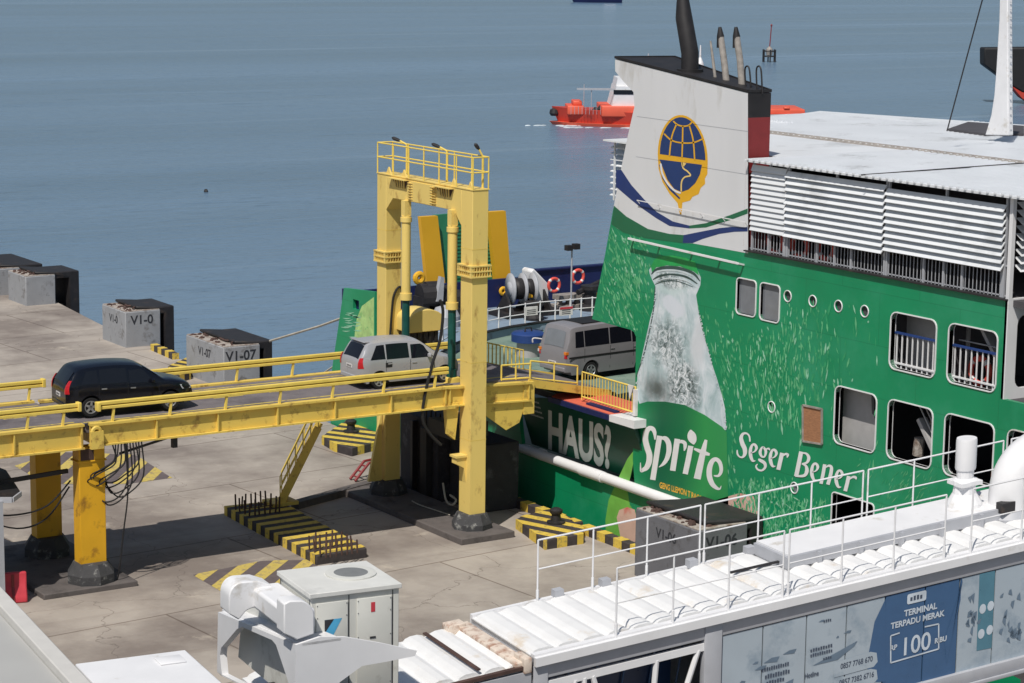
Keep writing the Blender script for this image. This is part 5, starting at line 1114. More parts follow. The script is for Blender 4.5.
# ================================================================== VEHICLES
def interp(P, x):
    if x <= P[0][0]: return P[0][1]
    for (a, b), (c, d) in zip(P, P[1:]):
        if x <= c: return b+(d-b)*(x-a)/(c-a)
    return P[-1][1]
def vehicle(name, label, loc, rot, L, Wd, top, belt, wheels, wr, paint, wins, rear_glass, front_glass, tumble=.22, cl=.22, tail=None, group=None, extra=None, glass_m='glass', scale=.88):
    root = thing(name, label, 'van' if 'van' in name else 'car', (0, 0, 0), group)
    top = catmull(top, 4); topx = sorted(top)
    def zt(x): return interp(topx, x)
    def zb(x): return interp(belt, x)
    def hw(x, z):
        e = 0
        if x < .5: e = ((.5-x)/.5)**2.2*.10
        if x > L-.8: e = max(e, ((x-L+.8)/.8)**2*.26)
        w_ = Wd/2-e
        bz = zb(x)
        if z > bz: w_ -= (z-bz)*tumble
        if z < .55: w_ -= (.55-z)*.10
        w_ -= .02*abs(z-.75)
        return w_
    xs = sorted(set([round(L*i/90, 4) for i in range(91)]+[w+s*(wr+.07) for w in wheels for s in (-.999, -.9, .9, .999)]))
    vs = []; fs = []; NS = 6; NT = 4; NR = 9
    def zbot(x):
        for w in wheels:
            if abs(x-w) < wr+.07: return max(cl, wr+math.sqrt((wr+.07)**2-(x-w)**2))
        return cl+(.12 if x < .25 or x > L-.3 else 0)
    row = None
    for x in xs:
        ztp = zt(x); zbl = min(zb(x), ztp-.03); zo = min(zbot(x), zbl-.05); col_ = []
        for k in range(NS): z = zo+(zbl-zo)*k/(NS-1); col_.append((hw(x, z), z))
        for k in range(1, NT+1): z = zbl+(ztp-.05-zbl)*k/NT if ztp-.05 > zbl else zbl+.001*k; col_.append((hw(x, z)-(.03 if k == NT else 0), z))
        we, ze = col_[-1]
        half = []
        for k in range(1, NR): t = 1-2*k/NR; half.append((we*t, ztp-.05*abs(t)**4+.012*(1-t*t)))
        ring = [(x, -y, z) for y, z in col_]+[(x, -y, z) for y, z in half]+[(x, y, z) for y, z in reversed(col_)]
        r = list(range(len(vs), len(vs)+len(ring))); vs += ring
        if row:
            for k in range(len(ring)-1): fs.append((row[k], row[k+1], r[k+1], r[k]))
            fs.append((row[-1], row[0], r[0], r[-1]))
        else: fs.append(tuple(r))
        row = r
    fs.append(tuple(reversed(row)))
    body = MB().add(vs, fs).build('body', paint, root, smooth=True)
    # side windows
    for x0, x1, zlo, zhi, ins0, ins1 in wins:
        for sd_ in (-1, 1):
            g = MB(); n = 8; v_ = []; f_ = []
            for i in range(n+1):
                for k in range(5):
                    zz0 = zb((x0+x1)/2)+zlo; zz1 = min(zt(x0+(x1-x0)*i/n)-zhi, zt((x0+x1)/2)-zhi+.03); z = zz0+(zz1-zz0)*k/4
                    xx0 = x0+ins0*k/4; xx1 = x1+ins1*k/4; x = xx0+(xx1-xx0)*i/n
                    zz1 = min(zt(x)-zhi, zt((x0+x1)/2)-zhi+.03); z = zz0+max(zz1-zz0, .02)*k/4
                    v_.append((x, sd_*(hw(x, z)+.007), z))
            for i in range(n):
                for k in range(4): f_.append((i*5+k, (i+1)*5+k, (i+1)*5+k+1, i*5+k+1))
            g.add(v_, f_); g.build('side_window', glass_m, root, smooth=True)
    def screen(x0, x1, nm, inset, off, gm='glass'):
        g = MB(); v_ = []; f_ = []; n = 8
        for i in range(n+1):
            x = x0+(x1-x0)*i/n; z = zt(x)
            for k in range(7):
                t = -1+2*k/6; w_ = hw(x, z)-inset; v_.append((x+off, t*w_, z+.012-.03*abs(t)**4+.01))
        for i in range(n):
            for k in range(6): f_.append((i*7+k, (i+1)*7+k, (i+1)*7+k+1, i*7+k+1))
        g.add(v_, f_); g.build(nm, gm, root, smooth=True)
    screen(*rear_glass[:2], 'rear_window', rear_glass[2], -.012, 'glass_pale' if 'van' in name else 'glass'); screen(*front_glass[:2], 'windscreen', front_glass[2], .012)
    for w in wheels:
        for sd_ in (-1, 1):
            y = sd_*(Wd/2-.12); t_ = MB(); v0 = (w, y-.1, wr); 
            prof = [(wr*.62, -.10), (wr*.93, -.10), (wr, -.06), (wr, .06), (wr*.93, .10), (wr*.62, .10)]
            vs = []; f_ = []; n = 28
            for rr, yy in prof:
                for k in range(n): a = 2*math.pi*k/n; vs.append((w+rr*math.cos(a), y+yy, wr+rr*math.sin(a)))
            for i in range(5):
                for k in range(n): f_.append((i*n+k, i*n+(k+1) % n, (i+1)*n+(k+1) % n, (i+1)*n+k))
            wh = MB().add(vs, f_).build('wheel', 'tyre', root, smooth=True)
            r_ = MB(); r_.torus((w, y+sd_*.085, wr), (1, 0, 0), (0, 0, 1), wr*.62, .022, 24, 6)
            for k in range(5): a = R(72*k+10); r_.prism([(w+math.cos(a+R(90))*.045, y+sd_*.08, wr+math.sin(a+R(90))*.045), (w-math.cos(a+R(90))*.045, y+sd_*.08, wr-math.sin(a+R(90))*.045), (w+math.cos(a)*wr*.62-math.cos(a+R(90))*.03, y+sd_*.08, wr+math.sin(a)*wr*.62-math.sin(a+R(90))*.03), (w+math.cos(a)*wr*.62+math.cos(a+R(90))*.03, y+sd_*.08, wr+math.sin(a)*wr*.62+math.sin(a+R(90))*.03)], (0, sd_*.02, 0))
            r_.build('rim', 'rim', wh)
            MB().tube((w, y+sd_*.05, wr), (w, y+sd_*.055, wr), wr*.6, 20).build('brake_disc', 'dark', wh)
    MB().box(.3, L-.35, -Wd/2+.14, Wd/2-.14, cl-.02, .62).build('underbody', 'black', root)
    sm = MB()
    def seam(x, z0, z1):
        for sd_ in (-1, 1): sm.add([(x-.008, sd_*(hw(x, z0)+.004), z0), (x+.008, sd_*(hw(x, z0)+.004), z0), (x+.008, sd_*(hw(x, (z0+z1)/2)+.004), (z0+z1)/2), (x-.008, sd_*(hw(x, (z0+z1)/2)+.004), (z0+z1)/2), (x+.008, sd_*(hw(x, z1)+.004), z1), (x-.008, sd_*(hw(x, z1)+.004), z1)], [(0, 1, 2, 3), (3, 2, 4, 5)])
    for x in tail['seams']: seam(x, cl+.12, zb(x)-.01)
    sm.build('door_seams', 'black', root)
    hd = MB()
    for x in tail['handles']:
        for sd_ in (-1, 1): z = zb(x)-.13; hd.box(x-.09, x+.09, sd_*hw(x, z)-.02, sd_*hw(x, z)+.02+.0*sd_, z-.018, z+.018)
    hd.build('door_handles', tail.get('hm', paint), root)
    for sd_ in (-1, 1):
        x = tail['mx']; z = zb(x)+.1; m_ = MB(); m_.lathe((x, sd_*(hw(x, z)+.12), z-.07), [(.04, 0), (.1, .04), (.1, .12), (.04, .16)], 12, .7, 1.1); m_.build('wing_mirror', paint, root, smooth=True)
        l0, l1, zz0, zz1, rx = tail['lamp']; v_ = []; f_ = []; nz = 5
        def xr(z):
            for q_, r_ in zip(topx, topx[1:]):
                if r_[1] >= z: return q_[0]+(r_[0]-q_[0])*max(0, z-q_[1])/max(r_[1]-q_[1], 1e-4)
            return 0
        for i in range(nz+1):
            z = zz0+(zz1-zz0)*i/nz; x0_ = xr(z) if z > topx[0][1] else 0; wd_ = .09*(1-.5*i/nz); ws_ = (l1-l0)*.55*(1-.5*i/nz)
            v_ += [(x0_-.012, sd_*(hw(x0_, z)-wd_), z), (x0_-.012, sd_*(hw(x0_, z)+.006), z), (x0_+ws_, sd_*(hw(x0_+ws_, z)+.01), z)]
        for i in range(nz):
            for k in (0, 1): f_.append((i*3+k, i*3+k+1, i*3+k+4, i*3+k+3))
        MB().add(v_, f_).build('tail_lamp', 'lamp_red', root)
        xh = L-.28; zh = zt(xh)-.14; MB().add([(xh-.25, sd_*(hw(xh-.25, zh)+.008), zh+.06), (xh+.2, sd_*(hw(xh+.2, zh)+.008), zh), (xh+.2, sd_*(hw(xh+.2, zh-.1)+.008), zh-.12), (xh-.15, sd_*(hw(xh-.15, zh-.1)+.008), zh-.1)], [(0, 1, 2, 3)]).build('headlamp', 'lamp_clear', root)
    zpl = tail['plate']; pl_ = MB().box(-.02, -.005, -.22, .22, zpl-.06, zpl+.06).build('number_plate', tail.get('pm', 'sign_white'), root)
    t2 = MB(); ticks(t2, 6, .34, .07, lambda x, y: (-.022, -x, zpl+y)); t2.build('plate_number', tail.get('tm', 'ink'), pl_)
    MB().box(-.03, .1, -Wd/2+.16, Wd/2-.16, .34, .5).build('rear_bumper', tail.get('bm', paint), root, bevel=.03)
    if extra: extra(root, zt, zb, hw)
    root.location = loc; root.rotation_euler = (0, 0, rot); root.scale = (scale,)*3
    return root
# silver people carrier
def silver_extra(root, zt, zb, hw):
    b = MB(); b.lathe((3.0, .2, 1.2), [(.01, 0), (.02, .02)], 6)
    MB().box(.28, .52, -.55, .55, 1.655, 1.69).build('roof_spoiler', 'car_silver', root, bevel=.02)
    d = MB()
    for sd_ in (-1,): d.add([(1.02, sd_*(hw(1.1, .85)+.008), .76), (1.28, sd_*(hw(1.1, .85)+.008), .76), (1.28, sd_*(hw(1.1, .95)+.008), .93), (1.02, sd_*(hw(1.1, .95)+.008), .93)], [(0, 1, 2, 3)])
    d.build('fuel_flap_sticker', 'black', root)
vehicle('people_carrier', 'silver people carrier driving up the ramp under the yellow gantry', (-4.22, .52, DZ-.07), R(-2), 4.14, 1.66,
        [(0, .92), (.04, 1.08), (.30, 1.52), (.46, 1.66), (.8, 1.69), (1.6, 1.70), (2.25, 1.66), (2.5, 1.60), (2.9, 1.33), (3.22, 1.09), (3.5, 1.02), (3.85, .92), (4.05, .78), (4.14, .55)],
        [(0, 1.0), (1, 1.02), (2.6, .98), (3.3, .95), (4.14, .7)], [.78, 3.43], .30, 'car_silver',
        [(.42, 1.02, .05, .13, .28, -.02), (1.07, 1.98, .04, .12, 0, -.02), (2.06, 2.98, .03, .12, 0, -.38)], (.06, .33, .16), (2.62, 3.16, .12),
        tail=dict(seams=[1.05, 2.02, 3.0], handles=[1.2, 2.18], mx=2.75, lamp=(.04, .34, .78, 1.16, .08), plate=.80, pm='sign_white'), extra=silver_extra)
vehicle('people_carrier', 'black people carrier driving onto the left end of the ramp', (-13.75, .85, DZ-.03), R(-5), 4.47, 1.75,
        [(0, .90), (.05, 1.10), (.34, 1.50), (.52, 1.64), (.9, 1.69), (1.6, 1.71), (2.3, 1.67), (2.65, 1.59), (3.1, 1.30), (3.42, 1.11), (3.8, 1.04), (4.2, .94), (4.4, .80), (4.47, .55)],
        [(0, 1.04), (1, 1.06), (2.6, 1.0), (3.5, .95), (4.47, .7)], [.84, 3.60], .33, 'car_black',
        [(.5, 1.1, .06, .15, .22, -.02), (1.15, 2.1, .05, .14, 0, -.02), (2.17, 3.15, .04, .14, 0, -.42)], (.07, .36, .14), (2.72, 3.34, .12),
        tail=dict(seams=[1.12, 2.13, 3.2], handles=[1.3, 2.3], mx=2.95, lamp=(.03, .26, .82, 1.26, .12), plate=.72, hm='rim'))
def van_extra(root, zt, zb, hw):
    b = MB()
    b.box(.9, 2.5, -.55, .55, 1.99, 2.02).build('roof_panel', 'black', root)
    s = MB()
    for sd_ in (-1, 1): s.bar((.08, sd_*(hw(.6, .86)+.004), .86), (4.4, sd_*(hw(2, .86)+.004), .86), .012, .07)
    s.build('side_stripe', 'black', root)
    a = MB()
    for sd_ in (-1, 1): a.box(-.015, .1, sd_*.72-.07, sd_*.72+.07, .98, 1.08)
    a.build('indicator', 'lamp_amber', root)
    r = MB(); r.path(catmull([(.25, .82, 1.3), (-.1, .98, 1.35), (-.12, 1.0, 1.2)]), .03, 6); r.box(-.02, .02, .75, .83, .9, 1.0); r.build('side_bracket', 'sign_white', root)
vehicle('passenger_van', 'grey passenger van with dark side glass entering the ferry side door', (5.0, 2.8, 3.84), R(5), 4.7, 1.70,
        [(0, .95), (.03, 1.12), (.22, 1.84), (.36, 1.95), (.7, 1.98), (2, 2.0), (3.3, 1.97), (3.7, 1.88), (4.15, 1.35), (4.45, 1.1), (4.6, 1.0), (4.7, .6)],
        [(0, 1.16), (2, 1.18), (4.0, 1.12), (4.7, .9)], [1.12, 3.6], .32, 'car_grey',
        [(.38, .78, .05, .2, .03, 0), (.82, 1.95, .05, .2, 0, 0), (2.0, 3.0, .05, .2, 0, 0), (3.05, 3.9, .05, .2, 0, -.25)], (.05, .2, .2), (3.78, 4.3, .15), tumble=.12,
        tail=dict(seams=[.8, 2.0, 3.1], handles=[2.1, 3.2], mx=3.9, lamp=(.0, .1, .84, 1.0, .02), plate=.62, bm='car_grey'), extra=van_extra, scale=.96)

# ================================================================== THINGS OUT ON THE WATER
def bow_hull(Lh, Bh, H0, H1, z0, sheer, taper=.3, n=24, stern_t=.1):
    """stations from bow (x=0) to stern (x=Lh)"""
    vs = []; fs = []
    for i in range(n+1):
        t = i/n; x = Lh*t; wd_ = Bh/2*min(1, (t/taper)**.55 if t > 0 else 0)*(1-.15*max(0, (t-.85)/.15)); wd_ = max(wd_, .05); zt_ = H0+(H1-H0)*max(0, 1-t/sheer)**2
        rake = -1.6*(1-t)**6
        for y, z, k in ((0, z0, 0), (wd_*.78, z0, 0), (wd_*.95, z0+(zt_-z0)*.5, .5), (wd_, zt_, 1), (-wd_, zt_, 1), (-wd_*.95, z0+(zt_-z0)*.5, .5), (-wd_*.78, z0, 0)): vs.append((x+rake*k, y, z))
    m_ = 7
    for i in range(n):
        for k in range(m_): fs.append((i*m_+k, i*m_+(k+1) % m_, (i+1)*m_+(k+1) % m_, (i+1)*m_+k))
    fs += [tuple(range(m_)), tuple(reversed(range(n*m_, n*m_+m_)))]
    return vs, fs
tk = thing('red_tanker', 'small red tanker with white wheelhouse steaming behind the ferry funnel', 'ship', (0, 0, 0))
vs, fs = bow_hull(33, 8, 1.7, 2.1, -1.0, .3); MB().add(vs, fs).build('hull', 'red', tk, smooth=True)
b = MB(); vs, fs = bow_hull(33.3, 8.3, .35, .4, -.9, .3); b.add([(x-.3, y, z) for x, y, z in vs], fs); b.build('lower_strake', 'orange_red', tk, smooth=True)
b = MB(); b.box(.4, 2.6, -2.2, 2.2, 1.3, 2.3); b.box(1.2, 2.4, -1.6, 1.6, 2.3, 2.8); b.box(4.9, 20, -3.6, 3.6, 1.2, 2.4); b.box(20, 32.5, -3.5, 3.5, 1.2, 2.2); b.box(29.6, 30.4, -3.6, -3, 2.2, 2.5)
b.build('deckhouse', 'orange_red', tk, bevel=.1)
b = MB(); b.prism([(6.3, -3, 2.4), (6.9, -3, 4.6), (13, -3, 4.6), (13, -3, 2.4)], (0, 6, 0)); b.prism([(6.9, -2.3, 4.6), (7.1, -2.3, 5.5), (13, -2.3, 5.5), (13, -2.3, 4.6)], (0, 4.6, 0)); b.lathe((18.6, 0, 2.6), [(.7, 0), (.6, 4), (.45, 4.6), (.15, 5.2), (.08, 6.6)], 12); b.box(18.2, 19.0, -.5, .5, 6.2, 6.35)
b.build('wheelhouse', 'white', tk)
MB().box(6.5, 12.9, -3.05, -3.0, 3.7, 4.2).build('wheelhouse_windows', 'glass', tk)
b = MB(); b.box(1.6, 7.0, -2.4, -2.0, 4.1, 4.32); b.tube((3.6, -2.2, 1.3), (3.6, -2.2, 4.2), .06); b.tube((2.8, 0, 1.9), (2.8, 0, 4.6), .06); b.tube((8.2, -2.2, 1.3), (8.2, -2.2, 4.4), .06); b.tube((11.5, 0, 6.4), (11.5, 0, 8.2), .1)
for k in range(10): b.tube((.8+.5*k, -2.9, 1.4), (.8+.5*k, -2.9, 2.3), .03)
b.build('boom', 'grey_steel', tk)
b = MB()
for x, z, r in ((3.6, 1.5, .4), (4.3, 1.6, .5), (5.0, 1.7, .55), (5.5, 1.5, .4)): b.lathe((x, -1.2, z-.3), [(r, 0), (r, r), (r*.4, r*1.6)], 10)
b.lathe((-1.2, 0, 1.0), [(.5, 0), (.7, .3), (.6, .7), (.2, .9)], 12); b.build('deck_gear', 'dark', tk)
MB().box(16.8, 17.6, -.6, -.5, 4.6, 6.4).build('flag', 'plastic_red', tk)
P_ = PZ(SEA, 563, 124.5); Q_ = PZ(SEA, 800, 133); dv = Q_-P_
hd_ = math.atan2(RT.y, RT.x)+R(3); tk.scale = (.84, 1, 1); tk.location = (P_.x, P_.y, SEA); tk.rotation_euler = (0, 0, hd_)

M['foam'] = mat('wake_foam', lin((196, 206, 212)), .6, var=.2, scale=1)
b = MB(); d_ = V((math.cos(hd_), math.sin(hd_), 0)); n_ = V((-d_.y, d_.x, 0)); base = V(tk.location)
for k in range(12):
    c = base+d_*random.uniform(-4.5, 3)-n_*random.uniform(1.4, 2.6); r = random.uniform(.15, .5); b.lathe((c.x, c.y, SEA+.0), [(r*1.5, 0), (r, .06), (.02, .08)], 8, 1.6, .7)
for k in range(60):
    c = base+d_*random.uniform(0, 33)-n_*random.uniform(4.0, 4.5); r = random.uniform(.1, .3); b.lathe((c.x, c.y, SEA+.0), [(r*1.5, 0), (r, .05), (.02, .06)], 6, 2, .6)
tag(b.build('bow_foam', 'foam'), kind='stuff')
bc = thing('channel_beacon', 'dark pile beacon with a slim pole standing in the open water', 'beacon', tuple(PZ(SEA, 769, 62)))
q = V(bc.location); b = MB()
for a_ in range(6): x = q.x+1.15*math.cos(R(60*a_)); y = q.y+1.15*math.sin(R(60*a_)); b.tube((x, y, SEA-1), (x, y, SEA+2.2), .12)
for h in (1.0, 1.9): b.torus((q.x, q.y, SEA+h), (1, 0, 0), (0, 1, 0), 1.15, .09, 12, 5)
b.build('piles', 'dark', bc)
MB().lathe((q.x, q.y, SEA+1.2), [(.5, 0), (.6, 1.0), (.2, 1.5)], 10).build('tank', 'pipe_grey', bc); b = MB(); b.tube((q.x, q.y, SEA+2), (q.x+.3, q.y, SEA+6.3), .09); b.lathe((q.x+.3, q.y, SEA+6.2), [(.1, 0), (.2, .2), (.05, .45)], 8); b.build('pole', 'maroon', bc)
bs = thing('black_ship', 'high black bow of a ship behind the white ferry mast', 'ship', (0, 0, 0))
P_ = PZ(SEA, 1020, 104); bs.location = (P_.x, P_.y, SEA)
def PF(px, py): return tuple(hitp(px, py, P_, FW))
MB().prism([PF(*p) for p in ((984, 48), (1180, 46), (1180, 96), (1040, 96), (1022, 92), (1012, 86), (995, 73), (984, 65))], tuple(FW*3)).build('hull', 'black', bs, bevel=.2)
MB().prism([PF(*p) for p in ((1012, 86.2), (1022, 92.2), (1040, 96.2), (1180, 96.2), (1180, 106), (1034, 106), (1022, 98))], tuple(FW*2.8)).build('boot_topping', 'red', bs)
ds = thing('distant_ship', 'far dark ship whose hull just enters the top edge of the view', 'ship', (0, 0, 0))
vs, fs = bow_hull(16, 6, 2, 2.4, -.3, .3); MB().add(vs, fs).build('hull', 'navy_dark', ds); MB().box(10, 14, -2, 2, 2, 5).build('deckhouse', 'white', ds)
P_ = PZ(SEA, 574, 2.2); ds.location = (P_.x, P_.y, SEA); ds.rotation_euler = (0, 0, hd_)
# small floating thing
MB_ = MB(); q = PZ(SEA, 206, 192); MB_.lathe((q.x, q.y, SEA-.1), [(.12, 0), (.2, .15), (.1, .35)], 8); tag(MB_.build('float', 'dark'), 'tiny dark float on the open water left of the gantry', 'float')

# ================================================================== GANGWAY BRIDGE
GO = V((-15.41, -29.75, 6.60)); SD = V((math.cos(R(-7)), math.sin(R(-7)), 0)); TD = V((-SD.y, SD.x, 0)); SL = .092
def gx(s, t, z): p = GO+SD*s+TD*t; return (p.x, p.y, p.z+z+SL*s)
def gf(s, t, z): p = GO+SD*s+TD*t; return (p.x, p.y, z)
def G_T(t, px, py):          # pixel on the vertical plane t = const -> (s, z above the sloping reference line)
    p = hitp(px, py, GO+TD*t, TD); s = (p-GO).dot(SD); return (s, p.z-GO.z-SL*s)
gw = thing('passenger_gangway', 'white covered passenger gangway with ribbed roof and advert panels crossing the lower right', 'gangway', tuple(gx(4, 1.3, -2.4)))
W_ = 2.55; S0, S1 = -1.75, 15.5
b = MB(gx); b.box(S0, S1, .1, W_, -.12, -.04); b.build('roof', 'walk_roof', gw)
b = MB(gx)
n = int((S1-S0)/.5)
for k in range(n):
    s0 = S0+.05+k*.5; pts = [(s0, 0), (s0+.04, .05), (s0+.12, .075), (s0+.32, .075), (s0+.42, .045), (s0+.46, 0)]
    v_ = []; f_ = []
    for t in (.16, W_-.06):
        for s_, z in pts: v_.append((s_+random.uniform(-.004, .004), t, z-.04))
    f_ = [(i, i+1, i+7, i+6) for i in range(5)]+[(0, 1, 2, 3, 4, 5), (11, 10, 9, 8, 7, 6)]; b.add(v_, f_)
b.build('roof_ribs', 'walk_roof', gw, bevel=.0, smooth=False)
b = MB(gx); b.box(S0, S1, W_, W_+.10, -.3, .02); b.box(S0, S1, -.02, .12, -.16, .0); b.box(S0, S1, -.10, -.02, -.20, -.04); b.build('gutter', 'white', gw)
b = MB(gx); b.box(S0, S1, .0, .10, -.48, -.20); b.box(S0, S0+.28, -.02, .14, -2.6, -.2); b.box(1.72, 2.08, -.03, .14, -2.6, -.21); b.box(S0, S1, -.06, .14, -2.62, -2.38); b.box(S0, S1, -.1, .1, -2.7, -2.62)
b.box(S0, S0+.3, -.03, W_+.05, -.2, -.05); fr_ = b.build('side_frame', 'grey_steel', gw, bevel=.01)
b = MB(gx); b.bar((S0+.28, .05, -.62), (1.72, .05, -.62), .08, .14)
for x0, x1 in ((-.9, -1.45), (-.72, -.72), (-.55, 0), (.75, .62), (1.62, 1.0)): b.tube((x0, .05, -.66), (x1, .05, -2.4), .055, 8)
b.build('truss', 'white', gw)
b = MB(gx); b.box(S0+.3, 1.72, 1.2, 1.3, -2.4, -.6); b.box(S0+.3, 1.72, .3, 1.2, -2.4, -2.3); b.build('inner_glass', 'blue_glass', gw)
b = MB(gx)
for k in range(6): b.tube((-1.3+.6*k, 1.15, -2.3), (-1.0+.6*k, 1.15, -.6), .02)
b.build('inner_struts', 'ad_blue', gw)
b = MB(gx); b.box(S0, S1, W_+.0, W_+.06, -2.6, -.3); b.build('far_wall', 'white', gw)
b = MB(gx); b.box(S0, S1, 0, W_, -2.72, -2.62); b.build('floor', 'dark', gw)
# advert panels
JX = [2.10, 2.98, 3.93, 4.82, 5.68, 6.60, 7.40, 8.24, 9.15, 10.1, 11.05, 12, 13, 14.2]
TP, BT = -.50, -2.38
for i in range(len(JX)-1):
    m_ = 'sand_ad' if i != 4 and i != 5 else 'ad_blue'
    if i in (6,): m_ = 'sand_ad'
    if i == 7: m_ = 'sand_ad'
    MB(gx).box(JX[i]+.015, JX[i+1]-.015, .02, .05, BT, TP).build('advert_panel', m_, gw)
MB(gx).box(2.08, 14.2, .055, .08, BT, TP).build('panel_backing', 'dark', gw)
ads = MB(); fa = lambda s, z: gx(s, .014, z)
def adp(px, py): return G_T(0, px, py)
def adpoly(mb, pts, t=.014): mb.sheet([gx(adp(*p)[0], t, adp(*p)[1]) for p in pts])
b = MB(); adpoly(b, [(875, 622), (886, 599), (886, 682), (868, 682), (868, 660)]); adpoly(b, [(963, 582), (960, 575.5), (961.8, 575), (961, 600), (952, 640), (947, 665), (945, 640)], .0135); b.build('advert_blue_shape', 'ad_blue', gw)
b = MB(); adpoly(b, [(834, 663), (871, 652), (877, 653), (878, 662), (874, 667), (834, 678)], .012); adpoly(b, [(834, 680), (871, 669), (877, 670), (878, 679), (874, 684), (834, 695)], .012); b.build('advert_pill', 'sand_ad', gw)
b = MB(); adpoly(b, [(980, 574), (995.5, 571), (992, 648), (977, 651)]); b.build('advert_teal_shape', 'ad_teal', gw)
b = MB(); adpoly(b, [(813, 666), (858, 641), (855, 646), (838, 660)]); adpoly(b, [(786, 683), (794, 679), (792, 690), (780, 692)]);
for x, y, w2_, h2_ in ((761, 668, 12, 3), (772, 660, 16, 4), (790, 652, 14, 3), (838, 637, 3, 2), (848, 632, 8, 2), (822, 621, 6, 1.5), (742, 683, 8, 4), (756, 663, 6, 2)):
    adpoly(b, [(x-w2_/2, y+h2_/2+w2_*.1), (x, y-h2_/2), (x+w2_/2, y-w2_*.22), (x+w2_/3, y+h2_/2)])
b.build('advert_slate_shape', 'ad_dark', gw)
b = MB(); 
for x, y, s_, t_ in ((921, 610, 'TERMINAL', .17), (918, 620, 'TERPADU MERAK', .165), (916, 645, '100', .50), (941, 640, 'RIBU', .14)):
    c = adp(x, y); text(b, s_, lambda u_, v_: gx(c[0]+u_, .010, c[1]+v_), t_, .006, .95)
c = adp(914, 650)
for (a0, a1), (b0, b1) in (((891, 636), (891, 663)), ((891, 663), (939, 649)), ((891, 636), (900, 633)), ((925, 627), (939, 624)), ((939, 624), (939, 649))):
    p0 = adp(a0, a1); p1 = adp(b0, b1); ribbon(b, [p0, p1], .03, lambda u_, v_: gx(u_, .010, v_))
p0 = adp(917, 600-1); text(b, 'RP', lambda u_, v_: gx(adp(894, 648)[0]+u_, .010, adp(894, 648)[1]+v_), .14, .004)
q0 = adp(917, 600); b.sheet([gx(q0[0]+x, .010, q0[1]+y+.05) for x, y in rrect(-.22, .22, -.1, .1, .04)])
b.build('advert_white_print', 'ad_text', gw)
b = MB(); ticks(b, 4, .3, .09, lambda u_, v_: gx(q0[0]+u_, .007, q0[1]+.05+v_)); 
for x, y, s_, t_ in ((857, 663, '0857 7768 670', .15), (857, 679, '0857 7382 6716', .15), (812, 675, 'Hotline', .13)):
    c = adp(x, y); text(b, s_, lambda u_, v_: gx(c[0]+u_, .009, c[1]+v_), t_, .003, .8)
for x, y, n_, w_, h_ in ((828, 620.5, 4, .18, .05), (822, 648, 9, .5, .06), (822, 653, 10, .5, .06), (828, 658, 4, .2, .05), (776, 667, 12, .6, .07), (778, 674, 10, .55, .08), (776, 681, 7, .4, .07)):
    c = adp(x, y); ticks(b, n_, w_, h_, lambda u_, v_: gx(c[0]+u_, .009, c[1]+v_))
b.build('advert_dark_print', 'ad_ink', gw)
b = MB()
for x, y in ((983, 609), (991, 606), (981.5, 634), (990, 630)): c = adp(x, y); b.sheet([gx(c[0]+.08*math.cos(R(30*k)), .009, c[1]+.1*math.sin(R(30*k))) for k in range(12)])
b.build('advert_dots', 'ad_text', gw)
b = MB()
for k in range(30): x = random.choice([random.uniform(964, 978), random.uniform(1000, 1022)]); y = random.uniform(590, 640); adpoly(b, [(x, y), (x+random.uniform(1, 4), y-random.uniform(1, 4)), (x+random.uniform(1, 4), y+random.uniform(2, 9)), (x-1, y+random.uniform(1, 6))], .012)
b.build('advert_city_print', 'ad_dark', gw)
# roof walkway plank
b = MB(gx); b.prism([(4.35, 1.30, .20), (4.35, 2.50, .20), (15, 2.50, .20), (15, 1.30, .20)], (0, 0, .05)); b.build('roof_walkway', 'white', gw)
b = MB(gx); b.box(4.3, 15, 1.22, 1.30, .02, .25)
for k in range(11): b.box(4.9+.95*k, 4.98+.95*k, 1.14, 1.24, -.03, .25)
b.box(4.28, 4.36, 1.25, 2.5, .0, .22); b.build('walkway_edge', 'grey_steel', gw)
MB(gx).box(3.2, 4.3, 1.55, 1.62, .06, .09).build('roof_gap', 'dark', gw)
b = MB(gx)
for s_ in (-.0, 1.0, 2.9, 4.2): b.box(s_-.08, s_+.1, W_-.1, W_+.08, .0, .16)
b.build('bracket_clips', 'grey_steel', gw)
def railing(t, spans, h, mid, name, z0=0, lean=0):
    for s0, s1, n in spans:
        b = MB(gx)
        for k in range(n+1):
            s_ = s0+(s1-s0)*k/n; b.tube((s_, t, z0), (s_-lean*h, t, z0+h), .018, 6); b.tube((s_, t, z0-.1), (s_, t, z0+.22), .028, 6)
        b.tube((s0-lean*h, t, z0+h), (s1-lean*h, t, z0+h), .018, 6); b.tube((s0, t, z0+mid), (s1, t, z0+mid), .014, 6); b.build(name, 'white', gw)
railing(.0, [(-.12, 3.36, 3), (3.48, 6.98, 3), (7.6, 11.2, 3), (11.4, 14.8, 3)], 1.24, .60, 'near_railing')
railing(W_+.02, [(-.40, 3.10, 3), (3.20, 6.85, 3), (6.97, 10.3, 3), (10.5, 14, 3)], 1.18, .62, 'far_railing')
